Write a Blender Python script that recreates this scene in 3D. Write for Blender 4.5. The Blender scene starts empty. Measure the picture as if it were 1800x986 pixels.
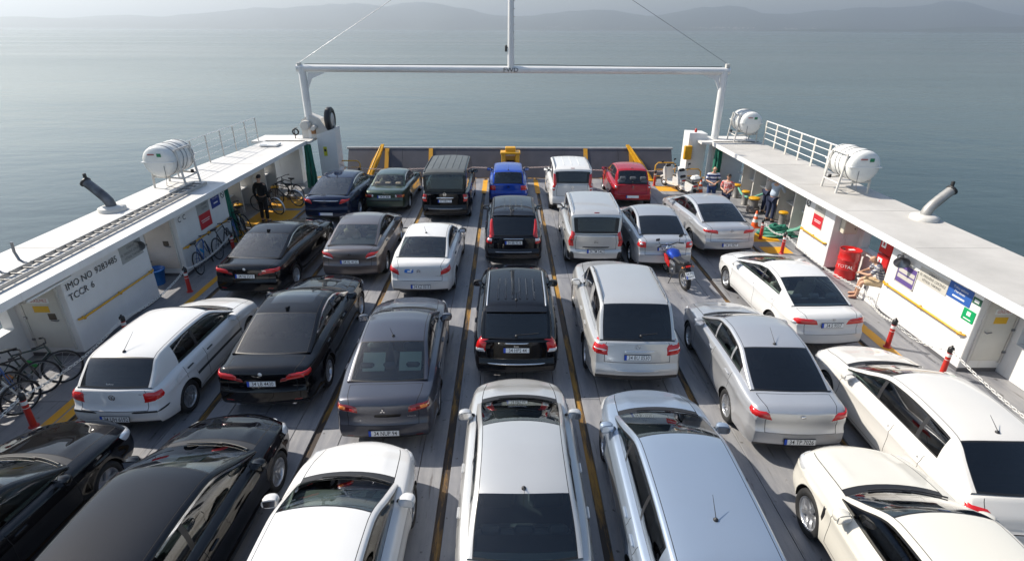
import bpy, bmesh, math, random
import numpy as np
from mathutils import Vector, Matrix

# ------------------------------------------------------------------ camera, sky, sun, exposure
scene = bpy.context.scene
COL = scene.collection
R = math.radians
cam_data = bpy.data.cameras.new('camera')
cam = bpy.data.objects.new('camera', cam_data)
COL.objects.link(cam)
scene.camera = cam
cam_data.sensor_width = 36.0
cam_data.lens = 970.0 / 1800.0 * 36.0
cam_data.clip_start = 0.1
cam_data.clip_end = 80000.0
CAM_PITCH, CAM_YAW, CAM_ROLL = R(24.424), R(0.645), R(0.25)
cam.matrix_world = (Matrix.Translation((0, 0, 6.7)) @ Matrix.Rotation(-CAM_YAW, 4, 'Z')
                    @ Matrix.Rotation(R(90) - CAM_PITCH, 4, 'X') @ Matrix.Rotation(CAM_ROLL, 4, 'Z'))
scene.render.resolution_x, scene.render.resolution_y = 1024, 560

SUN_EL, SUN_AZ = R(42), R(-68)            # azimuth from +Y towards +X: sun ahead on the left
world = bpy.data.worlds.new('World')
scene.world = world
world.use_nodes = True
wn = world.node_tree
sky = wn.nodes.new('ShaderNodeTexSky')
sky.sky_type = 'NISHITA'
sky.sun_disc = False
sky.sun_elevation = SUN_EL
sky.sun_rotation = SUN_AZ
sky.altitude = 0.0
sky.air_density = 1.2
sky.dust_density = 1.0
sky.ozone_density = 2.0
wn.links.new(sky.outputs[0], wn.nodes['Background'].inputs[0])
wn.nodes['Background'].inputs[1].default_value = 0.10

sun_data = bpy.data.lights.new('sun', 'SUN')
sun_data.energy = 5.0
sun_data.angle = R(0.6)
sun_data.color = (1.0, 0.92, 0.80)
sun = bpy.data.objects.new('sun', sun_data)
COL.objects.link(sun)
SUN_DIR = Vector((math.sin(SUN_AZ) * math.cos(SUN_EL), math.cos(SUN_AZ) * math.cos(SUN_EL), math.sin(SUN_EL)))
sun.rotation_euler = SUN_DIR.to_track_quat('Z', 'Y').to_euler()

scene.view_settings.view_transform = 'Standard'
scene.view_settings.look = 'None'
scene.view_settings.gamma = 1.0
scene.view_settings.use_curve_mapping = False
scene.view_settings.exposure = 0.50
HAZE = 1.4e-4
# ------------------------------------------------------------------ helpers
rng = random.Random(7)

def _slot(me):
    if not me.materials:
        me.materials.append(None)

def link(o, parent=None, mat=None):
    COL.objects.link(o)
    if parent is not None:
        o.parent = parent
    if mat is not None and o.type == 'MESH':
        _slot(o.data)
        o.material_slots[0].link = 'OBJECT'
        o.material_slots[0].material = mat
    return o

def tag(o, label=None, cat=None, group=None, kind=None):
    if label: o['label'] = label
    if cat: o['category'] = cat
    if group: o['group'] = group
    if kind: o['kind'] = kind
    return o

def empty(name, loc=(0, 0, 0), rz=0.0, parent=None):
    o = bpy.data.objects.new(name, None)
    o.empty_display_size = 0.2
    COL.objects.link(o)
    o.location = loc
    o.rotation_euler = (0, 0, rz)
    if parent is not None:
        o.parent = parent
    return o

def copy_tree(o, parent=None):
    c = o.copy()
    COL.objects.link(c)
    c.parent = parent
    for ch in list(o.children):
        copy_tree(ch, c)
    return c

class MB:
    """collects shapes into one mesh"""
    def __init__(s):
        s.v = []; s.f = []; s.smooth = []
    def add(s, vs, fs, smooth=False):
        n = len(s.v)
        s.v.extend([tuple(map(float, p)) for p in vs])
        for f in fs:
            s.f.append(tuple(i + n for i in f)); s.smooth.append(smooth)
        return s
    def box(s, c, d, rot=None, bev=0.0):
        x, y, z = d[0] / 2, d[1] / 2, d[2] / 2
        if bev <= 0:
            vs = [(a * x, b * y, e * z) for e in (-1, 1) for a, b in ((-1, -1), (1, -1), (1, 1), (-1, 1))]
            fs = [(3, 2, 1, 0), (4, 5, 6, 7), (0, 1, 5, 4), (1, 2, 6, 5), (2, 3, 7, 6), (3, 0, 4, 7)]
        else:
            b = min(bev, x * .95, y * .95, z * .95)
            vs = []
            for e in (-1, 1):
                for k, (zz, ins) in enumerate(((z, b), (z - b, 0))):
                    for sx, sy in ((-1, -1), (1, -1), (1, 1), (-1, 1)):
                        if ins:
                            vs.append((sx * (x - b), sy * (y - b), e * zz))
                        else:
                            vs.append((sx * (x - b), sy * y, e * zz)); vs.append((sx * x, sy * (y - b), e * zz))
            # use bmesh convex hull for simplicity
            bm = bmesh.new()
            for p in vs: bm.verts.new(p)
            bmesh.ops.convex_hull(bm, input=bm.verts)
            bm.verts.index_update()
            vs = [tuple(v.co) for v in bm.verts]
            fs = [tuple(v.index for v in f.verts) for f in bm.faces]
            bm.free()
        M = rot if rot is not None else Matrix.Identity(3)
        c = Vector(c)
        return s.add([tuple(M @ Vector(p) + c) for p in vs], fs)
    def tube(s, pts, r, n=8, caps=True, closed=False, smooth=True):
        pts = [Vector(p) for p in pts]
        m = len(pts)
        rs = r if isinstance(r, (list, tuple)) else [r] * m
        vs = []; up = None
        for i, p in enumerate(pts):
            if closed:
                d = (pts[(i + 1) % m] - pts[i - 1])
            else:
                d = (pts[min(i + 1, m - 1)] - pts[max(i - 1, 0)])
            d.normalize()
            if up is None:
                up = Vector((0, 0, 1)) if abs(d.z) < .9 else Vector((1, 0, 0))
            a = d.cross(up)
            if a.length < 1e-4: a = d.cross(Vector((0, 1, 0)))
            a.normalize(); b = a.cross(d).normalized(); up = b
            for k in range(n):
                t = 2 * math.pi * k / n
                vs.append(p + (a * math.cos(t) + b * math.sin(t)) * rs[i])
        fs = []
        for i in range(m if closed else m - 1):
            j = (i + 1) % m
            for k in range(n):
                fs.append((i * n + k, i * n + (k + 1) % n, j * n + (k + 1) % n, j * n + k))
        s.add(vs, fs, smooth)
        if caps and not closed:
            s.add(vs[:n], [tuple(range(n))]); s.add(vs[-n:], [tuple(range(n - 1, -1, -1))])
        return s
    def lathe(s, prof, n=16, c=(0, 0, 0), axis='Z', smooth=True, rot=None):
        """prof: list of (radius, height)"""
        vs = []
        for r, h in prof:
            for k in range(n):
                t = 2 * math.pi * k / n
                p = (r * math.cos(t), r * math.sin(t), h)
                if axis == 'X': p = (p[2], p[0], p[1])
                elif axis == 'Y': p = (p[1], p[2], p[0])
                vs.append(p)
        fs = []
        for i in range(len(prof) - 1):
            for k in range(n):
                fs.append((i * n + k, i * n + (k + 1) % n, (i + 1) * n + (k + 1) % n, (i + 1) * n + k))
        M = rot if rot is not None else Matrix.Identity(3)
        c = Vector(c)
        vs = [M @ Vector(p) + c for p in vs]
        s.add(vs, fs, smooth)
        closed = abs(prof[0][0] - prof[-1][0]) < 1e-6 and abs(prof[0][1] - prof[-1][1]) < 1e-6
        if closed: return s
        if prof[0][0] > 1e-5: s.add(vs[:n], [tuple(range(n - 1, -1, -1))])
        if prof[-1][0] > 1e-5: s.add(vs[-n:], [tuple(range(n))])
        return s
    def prism(s, poly, h0, h1, axis='Z', fn=None):
        """poly: 2d points extruded from h0 to h1 along axis"""
        n = len(poly)
        def P(a, b, h):
            return {'Z': (a, b, h), 'X': (h, a, b), 'Y': (a, h, b)}[axis]
        vs = [P(a, b, h0) for a, b in poly] + [P(a, b, h1) for a, b in poly]
        if fn: vs = [fn(Vector(p)) for p in vs]
        fs = [tuple(range(n - 1, -1, -1)), tuple(range(n, 2 * n))]
        for i in range(n):
            j = (i + 1) % n
            fs.append((i, j, n + j, n + i))
        return s.add(vs, fs)
    def mesh(s, name, fix=True):
        me = bpy.data.meshes.new(name)
        me.from_pydata(s.v, [], s.f)
        if any(s.smooth):
            me.polygons.foreach_set('use_smooth', s.smooth)
        me.update()
        if fix:
            bm = bmesh.new(); bm.from_mesh(me)
            bmesh.ops.recalc_face_normals(bm, faces=bm.faces)
            bm.to_mesh(me); bm.free()
        return me
    def build(s, name, mat, parent=None, loc=None, fix=True):
        o = bpy.data.objects.new(name, s.mesh(name, fix))
        link(o, parent, mat)
        if loc is not None: o.location = loc
        return o

def inst(name, me, mat, parent=None, loc=(0, 0, 0), rot=(0, 0, 0), scale=(1, 1, 1)):
    o = bpy.data.objects.new(name, me)
    link(o, parent, mat)
    o.location = loc; o.rotation_euler = rot; o.scale = scale
    return o

def pchip(pts):
    x = np.array([p[0] for p in pts], float); y = np.array([p[1] for p in pts], float)
    h = np.diff(x); d = np.diff(y) / h
    m = np.zeros(len(x))
    for i in range(1, len(x) - 1):
        if d[i - 1] * d[i] > 0:
            w1 = 2 * h[i] + h[i - 1]; w2 = h[i] + 2 * h[i - 1]
            m[i] = (w1 + w2) / (w1 / d[i - 1] + w2 / d[i])
    m[0] = d[0]; m[-1] = d[-1]
    def f(q):
        q = min(max(q, x[0]), x[-1])
        i = int(min(max(np.searchsorted(x, q) - 1, 0), len(x) - 2))
        t = (q - x[i]) / h[i]
        return float((2*t**3 - 3*t**2 + 1) * y[i] + (t**3 - 2*t**2 + t) * h[i] * m[i]
                     + (-2*t**3 + 3*t**2) * y[i+1] + (t**3 - t**2) * h[i] * m[i+1])
    return f

WORK = bpy.data.scenes.new('workbench')          # a scratch scene, removed at the end
def evaluated_mesh(o):
    WORK.collection.objects.link(o)
    vl = WORK.view_layers[0]
    vl.update()
    return bpy.data.meshes.new_from_object(o.evaluated_get(vl.depsgraph))

_txt = {}
def text_mesh(s, size=1.0, ext=0.0, align='CENTER', spacing=1.0, bold=0.0):
    key = (s, size, ext, align, spacing, bold)
    if key not in _txt:
        cu = bpy.data.curves.new('lettering', 'FONT')
        cu.body = s; cu.size = size; cu.extrude = ext; cu.align_x = align; cu.align_y = 'CENTER'
        cu.space_character = spacing; cu.resolution_u = 2; cu.offset = bold
        o = bpy.data.objects.new('lettering_tmp', cu)
        me = evaluated_mesh(o)
        me.name = 'lettering'
        bpy.data.objects.remove(o)
        me.materials.clear()
        _txt[key] = me
    return _txt[key]

# ------------------------------------------------------------------ materials
MATS = {}
def mat(name, col=(.5, .5, .5), rough=.5, metal=0.0, coat=0.0, noise=None, bump=None, spec=.5, emis=None, alpha=None):
    """noise=(scale, amount, stretch) varies the base colour; bump=(scale, strength)"""
    if name in MATS: return MATS[name]
    m = bpy.data.materials.new(name); m.use_nodes = True
    nt = m.node_tree; b = nt.nodes['Principled BSDF']
    b.inputs['Base Color'].default_value = (*col, 1)
    b.inputs['Roughness'].default_value = rough
    b.inputs['Metallic'].default_value = metal
    b.inputs['Specular IOR Level'].default_value = spec
    if coat:
        b.inputs['Coat Weight'].default_value = coat
        b.inputs['Coat Roughness'].default_value = .04
    if noise:
        sc, am = noise[0], noise[1]
        tc = nt.nodes.new('ShaderNodeTexCoord'); mp = nt.nodes.new('ShaderNodeMapping')
        mp.inputs['Scale'].default_value = noise[2] if len(noise) > 2 else (1, 1, 1)
        nz = nt.nodes.new('ShaderNodeTexNoise'); nz.inputs['Scale'].default_value = sc
        nz.inputs['Detail'].default_value = 6; nz.inputs['Roughness'].default_value = .62
        mx = nt.nodes.new('ShaderNodeMix'); mx.data_type = 'RGBA'
        rp = nt.nodes.new('ShaderNodeMapRange')
        rp.inputs['From Min'].default_value = .35; rp.inputs['From Max'].default_value = .68
        nt.links.new(tc.outputs['Object'], mp.inputs[0]); nt.links.new(mp.outputs[0], nz.inputs[0])
        nt.links.new(nz.outputs[0], rp.inputs[0]); nt.links.new(rp.outputs[0], mx.inputs[0])
        c2 = noise[3] if len(noise) > 3 else tuple(c * (1 - am) for c in col)
        mx.inputs[6].default_value = (*col, 1); mx.inputs[7].default_value = (*c2, 1)
        nt.links.new(mx.outputs[2], b.inputs['Base Color'])
    if bump:
        tc = nt.nodes.new('ShaderNodeTexCoord'); nz = nt.nodes.new('ShaderNodeTexNoise')
        nz.inputs['Scale'].default_value = bump[0]; nz.inputs['Detail'].default_value = 5
        bp = nt.nodes.new('ShaderNodeBump'); bp.inputs['Strength'].default_value = bump[1]; bp.inputs['Distance'].default_value = .02
        nt.links.new(tc.outputs['Object'], nz.inputs[0]); nt.links.new(nz.outputs[0], bp.inputs['Height'])
        nt.links.new(bp.outputs[0], b.inputs['Normal'])
    if emis:
        b.inputs['Emission Color'].default_value = (*col, 1); b.inputs['Emission Strength'].default_value = emis
    MATS[name] = m
    return m

def glass(name, tint, rough=.015, ior=1.52):
    if name in MATS: return MATS[name]
    m = bpy.data.materials.new(name); m.use_nodes = True
    nt = m.node_tree; nt.nodes.clear()
    out = nt.nodes.new('ShaderNodeOutputMaterial')
    fr = nt.nodes.new('ShaderNodeFresnel'); fr.inputs[0].default_value = ior
    tr = nt.nodes.new('ShaderNodeBsdfTransparent'); tr.inputs[0].default_value = (*tint, 1)
    gl = nt.nodes.new('ShaderNodeBsdfGlossy'); gl.inputs['Roughness'].default_value = rough
    mx = nt.nodes.new('ShaderNodeMixShader')
    ma = nt.nodes.new('ShaderNodeMath'); ma.operation = 'MULTIPLY_ADD'
    ma.inputs[1].default_value = 2.1; ma.inputs[2].default_value = .01; ma.use_clamp = True
    nt.links.new(fr.outputs[0], ma.inputs[0]); nt.links.new(ma.outputs[0], mx.inputs[0])
    nt.links.new(tr.outputs[0], mx.inputs[1]); nt.links.new(gl.outputs[0], mx.inputs[2])
    nt.links.new(mx.outputs[0], out.inputs[0])
    MATS[name] = m
    return m

def paint(name, col, metal=0.0, rough=.35):
    if name in MATS: return MATS[name]
    m = mat(name, col, rough, metal, coat=1.0)
    b = m.node_tree.nodes['Principled BSDF']
    b.inputs['Coat Roughness'].default_value = .03
    if metal < .4: b.inputs['Specular IOR Level'].default_value = 0.0
    nt = m.node_tree; ge = nt.nodes.new('ShaderNodeNewGeometry')
    n1 = nt.nodes.new('ShaderNodeTexNoise'); n1.inputs['Scale'].default_value = 2.2; n1.inputs['Detail'].default_value = 7; n1.inputs['Roughness'].default_value = .68
    nt.links.new(ge.outputs['Position'], n1.inputs[0])
    mr = nt.nodes.new('ShaderNodeMapRange'); mr.inputs['From Min'].default_value = .38; mr.inputs['From Max'].default_value = .72; mr.inputs['To Min'].default_value = .008; mr.inputs['To Max'].default_value = .045
    nt.links.new(n1.outputs[0], mr.inputs[0]); nt.links.new(mr.outputs[0], b.inputs['Coat Roughness'])
    m2 = nt.nodes.new('ShaderNodeMapRange'); m2.inputs['From Min'].default_value = .45; m2.inputs['From Max'].default_value = .75; m2.inputs['To Max'].default_value = .05 if max(col) > .2 else (.012 if max(col) > .03 else .004)
    mx = nt.nodes.new('ShaderNodeMix'); mx.data_type = 'RGBA'; mx.inputs[6].default_value = (*col, 1); mx.inputs[7].default_value = (.30, .27, .23, 1)
    nt.links.new(n1.outputs[0], m2.inputs[0]); nt.links.new(m2.outputs[0], mx.inputs[0]); nt.links.new(mx.outputs[2], b.inputs['Base Color'])
    return m

M_BLACK = mat('black_plastic', (.018, .018, .02), .45)
M_RUBBER = mat('tyre_rubber', (.022, .022, .023), .75, noise=(9, .35))
M_GAP = mat('panel_gap_dark', (.006, .006, .007), .9)
M_SEAL = mat('window_seal', (.012, .012, .013), .35)
M_CHROME = mat('chrome', (.82, .83, .85), .12, 1.0)
M_ALLOY = mat('alloy_silver', (.62, .63, .65), .28, .85)
M_ALLOYD = mat('alloy_dark', (.22, .23, .25), .3, .8)
M_RED = mat('tail_lamp_red', (.55, .012, .012), .12, coat=1.0)
M_REDD = mat('tail_lamp_dark_red', (.22, .008, .01), .12, coat=1.0)
M_AMBER = mat('indicator_amber', (.8, .22, .03), .15, coat=1.0)
M_CLEAR = mat('lamp_clear', (.72, .74, .76), .1, .35, coat=1.0)
M_PLATE = mat('plate_white', (.78, .79, .78), .4)
M_EUBLUE = mat('plate_blue', (.01, .07, .48), .4)
M_INK = mat('ink_black', (.012, .012, .014), .5)
M_SEATG = mat('seat_cloth_grey', (.11, .12, .135), .9)
M_SEATB = mat('seat_cloth_black', (.035, .035, .038), .9)
M_SEATT = mat('seat_cloth_beige', (.42, .36, .27), .9)
M_DASH = mat('dashboard_black', (.020, .022, .026), .65)
M_WHITE = mat('ship_white_paint', (.77, .77, .76), .42, noise=(1.3, .10, (1, 1, 1)))
G_CLEAR = glass('glass_clear_green', (.70, .80, .76))
G_MED = glass('glass_green', (.46, .56, .54))
G_DARK = glass('glass_privacy', (.02, .026, .036))
G_GREY = glass('glass_grey', (.17, .20, .23))
# ------------------------------------------------------------------ cars
TT = [0, .18, .34, .44, .52, .60, .69, .785, .80, .88, .94, .98, 1.0]                # across the top, 0 = centre line, 1 = shoulder
RR = [0, .05, .11, .16, .20, .24, .33, .45, .52, .535, .60, .70, .80, .885, .90, .95, 1.0]  # down the side, 0 = shoulder, 1 = lower edge
RING = [('s', -1, r) for r in reversed(range(1, len(RR)))] + [('t', -t) for t in reversed(TT[1:])] + [('t', t) for t in TT] + [('s', 1, r) for r in range(1, len(RR))]
GT = [0, .2, .4, .6, .76, .87, .90, .915, .96, 1.0]
GRN = 8
GRING = [('s', -1, r) for r in reversed(range(1, GRN))] + [('t', -t) for t in reversed(GT[1:])] + [('t', t) for t in GT] + [('s', 1, r) for r in range(1, GRN)]

def sup(t, n, m):
    return max(0.0, 1 - abs(t) ** n) ** m

def chaikin(P, k=2):
    for _ in range(k):
        Q = [P[0]]
        for a, b in zip(P[:-1], P[1:]):
            Q.append((a[0]*.75 + b[0]*.25, a[1]*.75 + b[1]*.25)); Q.append((a[0]*.25 + b[0]*.75, a[1]*.25 + b[1]*.75))
        Q.append(P[-1]); P = Q
    return P

def grid_mesh(name, V, N, faces):
    used = {}; vs = []; ns = []; fs = []
    for f in faces:
        g = []
        for i in f:
            if i not in used:
                used[i] = len(vs); vs.append(V[i]); ns.append(N[i])
            g.append(used[i])
        fs.append(g)
    me = bpy.data.meshes.new(name)
    me.from_pydata(vs, [], fs)
    me.polygons.foreach_set('use_smooth', [True] * len(fs))
    me.update()
    me.normals_split_custom_set_from_vertices(ns)
    return me

def vert_normals(V, F):
    V = np.array(V); N = np.zeros_like(V)
    F4 = np.array(F)
    a, b, c, d = (V[F4[:, k]] for k in range(4))
    fn = np.cross(c - a, d - b)
    for k in range(4): np.add.at(N, F4[:, k], fn)
    l = np.linalg.norm(N, axis=1); l[l < 1e-12] = 1
    return N / l[:, None]

_shared = {}
def shared(key, fn):
    if key not in _shared: _shared[key] = fn()
    return _shared[key]

def tyre_mesh(r, w):
    h = w / 2
    p = [(r*.68, -h*.86), (r*.80, -h*1.0), (r*.93, -h*.97), (r*.985, -h*.78), (r, -h*.45), (r, h*.45), (r*.985, h*.78), (r*.93, h*.97), (r*.80, h*1.0), (r*.68, h*.86), (r*.62, 0), (r*.68, -h*.86)]
    return MB().lathe(p, 32, axis='X').mesh('tyre')

def rim_mesh(r, w, style):
    m = MB(); h = w / 2; R0 = r * .70
    m.lathe([(R0*.93, h*.2), (R0, h*.5), (R0*1.0, h*.82), (R0*.95, h*.86), (R0*.90, h*.70), (R0*.88, -h*.4)], 32, axis='X')
    m.lathe([(0.001, h*.62), (R0*.12, h*.62), (R0*.2, h*.5), (R0*.2, 0.0)], 16, axis='X')
    n, wd = {'five': (5, .26), 'ten': (10, .12), 'multi': (16, .07), 'seven': (7, .17), 'double': (10, .10)}[style]
    for k in range(n):
        a = 2 * math.pi * k / n
        if style == 'double': a = 2 * math.pi * (k // 2) / 5 + (.17 if k % 2 else -.17)
        ca, sa = math.cos(a), math.sin(a)
        pts = []
        for rr, ww, x in ((R0*.14, wd*.55, h*.56), (R0*.5, wd*.42, h*.60), (R0*.93, wd*.5, h*.66)):
            for sg in (-1, 1):
                pts.append((x, rr*ca - sg*ww*R0*sa, rr*sa + sg*ww*R0*ca))
        back = [(p[0] - h*.3, p[1], p[2]) for p in pts]
        m.add(pts + back, [(0, 1, 3, 2), (2, 3, 5, 4), (0, 2, 8, 6), (2, 4, 10, 8), (1, 7, 9, 3), (3, 9, 11, 5)])
    me = m.mesh('rim')
    return me

def disc_mesh(r, w):
    return MB().lathe([(r*.60, -w*.1), (r*.60, -w*.12), (.001, -w*.12)], 20, axis='X').mesh('brake_disc')

def mirror_mesh():
    m = MB(); n = 12
    secs = [(-.085, .35), (-.07, .8), (-.03, 1.0), (.03, .86), (.07, .55), (.09, .2)]     # along y (rear to front)
    vs = []
    for y, k in secs:
        for i in range(n):
            t = 2 * math.pi * i / n
            cx, cz = math.cos(t), math.sin(t)
            e = .7
            vs.append((.105 * math.copysign(abs(cx) ** e, cx) * (k if y > -.08 else 1) * 1.0, y, .075 * math.copysign(abs(cz) ** e, cz) * (k if y > -.08 else 1)))
    fs = []
    for i in range(len(secs) - 1):
        for k in range(n): fs.append((i*n + k, i*n + (k+1) % n, (i+1)*n + (k+1) % n, (i+1)*n + k))
    m.add(vs, fs, True); m.add(vs[:n], [tuple(range(n))]); m.add(vs[-n:], [tuple(range(n))])
    return m.mesh('mirror')

def seat_mesh():
    m = MB()
    m.box((0, .02, .12), (.50, .50, .18), bev=.06)
    m.box((0, -.25, .42), (.48, .16, .62), rot=Matrix.Rotation(R(14), 3, 'X'), bev=.06)
    m.box((0, -.36, .80), (.27, .11, .19), rot=Matrix.Rotation(R(10), 3, 'X'), bev=.045)
    m.tube([(-.05, -.34, .68), (-.05, -.35, .76)], .008, 6); m.tube([(.05, -.34, .68), (.05, -.35, .76)], .008, 6)
    return m.mesh('seat')

def bench_mesh(w):
    m = MB()
    m.box((0, .02, .12), (w, .48, .18), bev=.06)
    m.box((0, -.25, .40), (w, .16, .56), rot=Matrix.Rotation(R(16), 3, 'X'), bev=.06)
    for x in (-w*.33, 0, w*.33):
        m.box((x, -.35, .73), (.25, .10, .15), rot=Matrix.Rotation(R(12), 3, 'X'), bev=.04)
    return m.mesh('rear_bench')

def dash_mesh(w):
    m = MB()
    pr = [(-.38, .0), (-.40, .16), (-.33, .25), (-.18, .285), (.12, .27), (.34, .20), (.34, 0)]
    m.prism(pr, -w / 2, w / 2, axis='X')
    m.prism([(-.36, .22), (-.30, .33), (-.14, .32), (-.08, .27)], -w*.36, -w*.10, axis='X')
    return m.mesh('dashboard')

def wheel_ring():
    m = MB()
    pts = [(.185 * math.cos(t), 0, .185 * math.sin(t)) for t in [2 * math.pi * k / 20 for k in range(20)]]
    m.tube(pts, .016, 6, closed=True)
    m.box((0, .01, 0), (.14, .05, .11), bev=.02); m.box((0, .01, -.02), (.36, .015, .03)); m.box((0, .01, -.1), (.03, .015, .17))
    return m.mesh('steering_wheel')

class Car:
    def __init__(s, name, p):
        s.p = p
        L, W, H = p['L'], p['W'], p['H']
        s.L, s.W, s.H = L, W, H
        s.kind = p.get('kind', 'sedan')
        s.axf = L - p.get('fo', .90); s.axr = s.axf - p['wb']
        s.r = p.get('r', .315)
        s.sill = p.get('sill', .24)
        rb, rt, wt, wb = p['rb'], p['rt'], p['wt'], p['wbs']          # each (s, z)
        s.rb, s.rt, s.wt, s.wbs = rb, rt, wt, wb
        cr = p.get('crown', .085)
        belt_r, belt_f = p.get('belt', (rb[1] - .02, wb[1] - .04))
        nose = p.get('nose', .74)
        if s.kind == 'sedan':
            zt = [(0, rb[1] - .085), (.05, rb[1] - .035), (.14, rb[1] - .012), (rb[0], rb[1]), (rb[0] + .5, belt_r + cr * .75), (wb[0] - .45, belt_f + cr * .8), (wb[0], wb[1])]
        else:
            zt = [(0, rb[1] - .02), (.25, rb[1]), (.8, belt_r + cr * .75), (wb[0] - .45, belt_f + cr * .8), (wb[0], wb[1])]
        hl = L - wb[0]
        zt += [(wb[0] + hl * .45, wb[1] - (wb[1] - nose) * .28), (L - .28, nose + (wb[1] - nose) * .30), (L - .10, nose + .015), (L, nose - .07)]
        s.zt = pchip(zt)
        s.crown = pchip([(0, .05), (.4, cr), (L - .8, cr), (L - .2, cr * .9), (L, .05)])
        pw = p.get('plan', [(0, .865), (.10, .915), (.28, .955), (.7, .985), (1.3, 1.0), (L - 1.5, 1.0), (L - .9, .985), (L - .5, .955), (L - .22, .90), (L - .08, .83), (L, .74)])
        s.wf = pchip(pw)
        s.prof = pchip(p.get('prof', [(0, .925), (.10, .955), (.20, .978), (.38, .992), (.62, .984), (.74, .984), (.80, 1.0), (.85, .979), (.95, .955), (1, .93)]))
        zr = rb[1]
        s.dr = pchip(p.get('dr', [(.18, .14), (.30, .05), (.42, .0), (.60, .0), (.645, .03), (.70, .05), (.86, .055), (max(zr - .03, .9), .085)] if s.kind == 'sedan'
                           else [(.18, .14), (.32, .04), (.42, .0), (.58, .0), (.63, .05), (.70, .065), (zr - .02, max(.075, rb[0] - .03))]))
        s.df = pchip([(.18, .16), (.3, .05), (.45, 0), (.6, .02), (.75, .07), (.9, .14)])
        s.br, s.bf = p.get('br', .07), p.get('bf', .16)
        s.bw, s.bg = p.get('bw', .15), p.get('bg', .09 if s.kind == 'sedan' else .07)
        s.wtop = p.get('wtop', W * .5 * .70)
        s.base_k = p.get('base_k', .885)
        # greenhouse profile
        mid = p.get('mid', ((rt[0] + wt[0]) / 2 + .1, H))
        prof = [rb, (rb[0] + (rt[0] - rb[0]) * .55, rb[1] + (rt[1] - rb[1]) * p.get('rcurve', .56)), (rt[0], rt[1]), (rt[0] + .3, rt[1] + (mid[1] - rt[1]) * .62), mid, (wt[0] - .3, wt[1] + (mid[1] - wt[1]) * .6), wt, (wt[0] + (wb[0] - wt[0]) * .48, wb[1] + (wt[1] - wb[1]) * .55), wb]
        s.gp = np.array(chaikin(prof, 3))
        s.gl = np.concatenate([[0], np.cumsum(np.linalg.norm(np.diff(s.gp, axis=0), axis=1))])
        def near(pt):
            d = np.linalg.norm(s.gp - np.array(pt), axis=1); return s.gl[int(np.argmin(d))]
        s.t_rt, s.t_wt, s.t_end = near(rt), near(wt), s.gl[-1]
        s.name = name
        s.build()

    # ---- lower body surface
    def zs(s, x): return s.zt(x) - s.crown(x)
    def zb(s, x):
        z = s.sill
        if x < .35: z = max(z, s.sill + .06 * (1 - x / .35))
        for c in (s.axr, s.axf):
            ra = s.r * 1.13
            d = abs(x - c)
            if d < ra: z = max(z, s.r + math.sqrt(max(0, ra * ra - d * d)))
        return z
    def side_y(s, x, z):
        zs = s.zs(x)
        u = min(max((z - .2) / max(zs - .2, .1), 0), 1)
        y = s.W / 2 * s.wf(x) * s.prof(u)
        for c in (s.axr, s.axf):
            if abs(x - c) < .6:
                d = math.hypot(x - c, z - s.r) - s.r * 1.16
                y += .020 * math.exp(-(d / .075) ** 2) * (1 if u < .97 else 0)
        return y
    def crease(s, x, t):
        a = x - s.wbs[0] - .10
        if a > 0:
            return .016 * math.exp(-((abs(t) - .52) / .085) ** 2) * min(1, a / .25) * min(1, max(0, (s.L - .12 - x) / .35))
        return 0.0
    def topz(s, x, y):
        zs, zt = s.zs(x), s.zt(x); ys = s.side_y(x, zs)
        return zs + (zt - zs) * sup(min(abs(y) / ys, 1), 2.6, .62)
    def P(s, x, y, z):
        ye = max(s.side_y(x, min(z, s.zs(x))), .05)
        t = min(abs(y) / ye, 1.0)
        F = max(0.0, 1 - x / .75) ** 2; G = max(0.0, 1 - (s.L - x) / .9) ** 2
        q = x + s.dr(z) * F - s.br * (1 - t * t) * F - s.df(z) * G + s.bf * (1 - t * t) * G
        q += s.bw * (1 - t * t) * math.exp(-((x - s.wbs[0]) / .45) ** 2) if x > s.wbs[0] - .6 else 0
        if s.kind == 'sedan':
            q -= s.bg * (1 - t * t) * math.exp(-((x - s.rb[0]) / .35) ** 2)
        return (y, q - s.L / 2, z)
    def gprof(s, tau):
        return (float(np.interp(tau, s.gl, s.gp[:, 0])), float(np.interp(tau, s.gl, s.gp[:, 1])))
    def gsec(s, tau):
        """roof section at a place along the roof profile: top edge, base"""
        x, z = s.gprof(tau)
        xb = min(max(x, .02), s.L)
        yb = s.base_k * s.side_y(xb, s.zs(xb))
        zbse = s.topz(xb, yb) - .012
        h = max(z - zbse, 0.0)
        cr = .055 * min(1, h / .3) + .004
        zt = max(z - cr, zbse + .002)
        k = min(max((zt - zbse) / max(s.H - zbse - .05, .1), 0), 1)
        yt = yb + (s.wtop - yb) * k ** 1.12
        return x, z, yt, zt, yb, zbse
    def gb(s, tau):
        a = 0.0
        if tau > s.t_wt - .6:
            u = min(max((tau - (s.t_wt - .6)) / .6, 0), 1); v = min(max((tau - s.t_wt) / (s.t_end - s.t_wt), 0), 1)
            a = s.bw * (.55 * u * u * (1 - v) + v)
        if tau < s.t_rt + .5:
            u = min(max((s.t_rt + .5 - tau) / .5, 0), 1); v = min(max((s.t_rt - tau) / s.t_rt, 0), 1)
            a -= s.bg * (.6 * u * u * (1 - v) + v)
        return a
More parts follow.
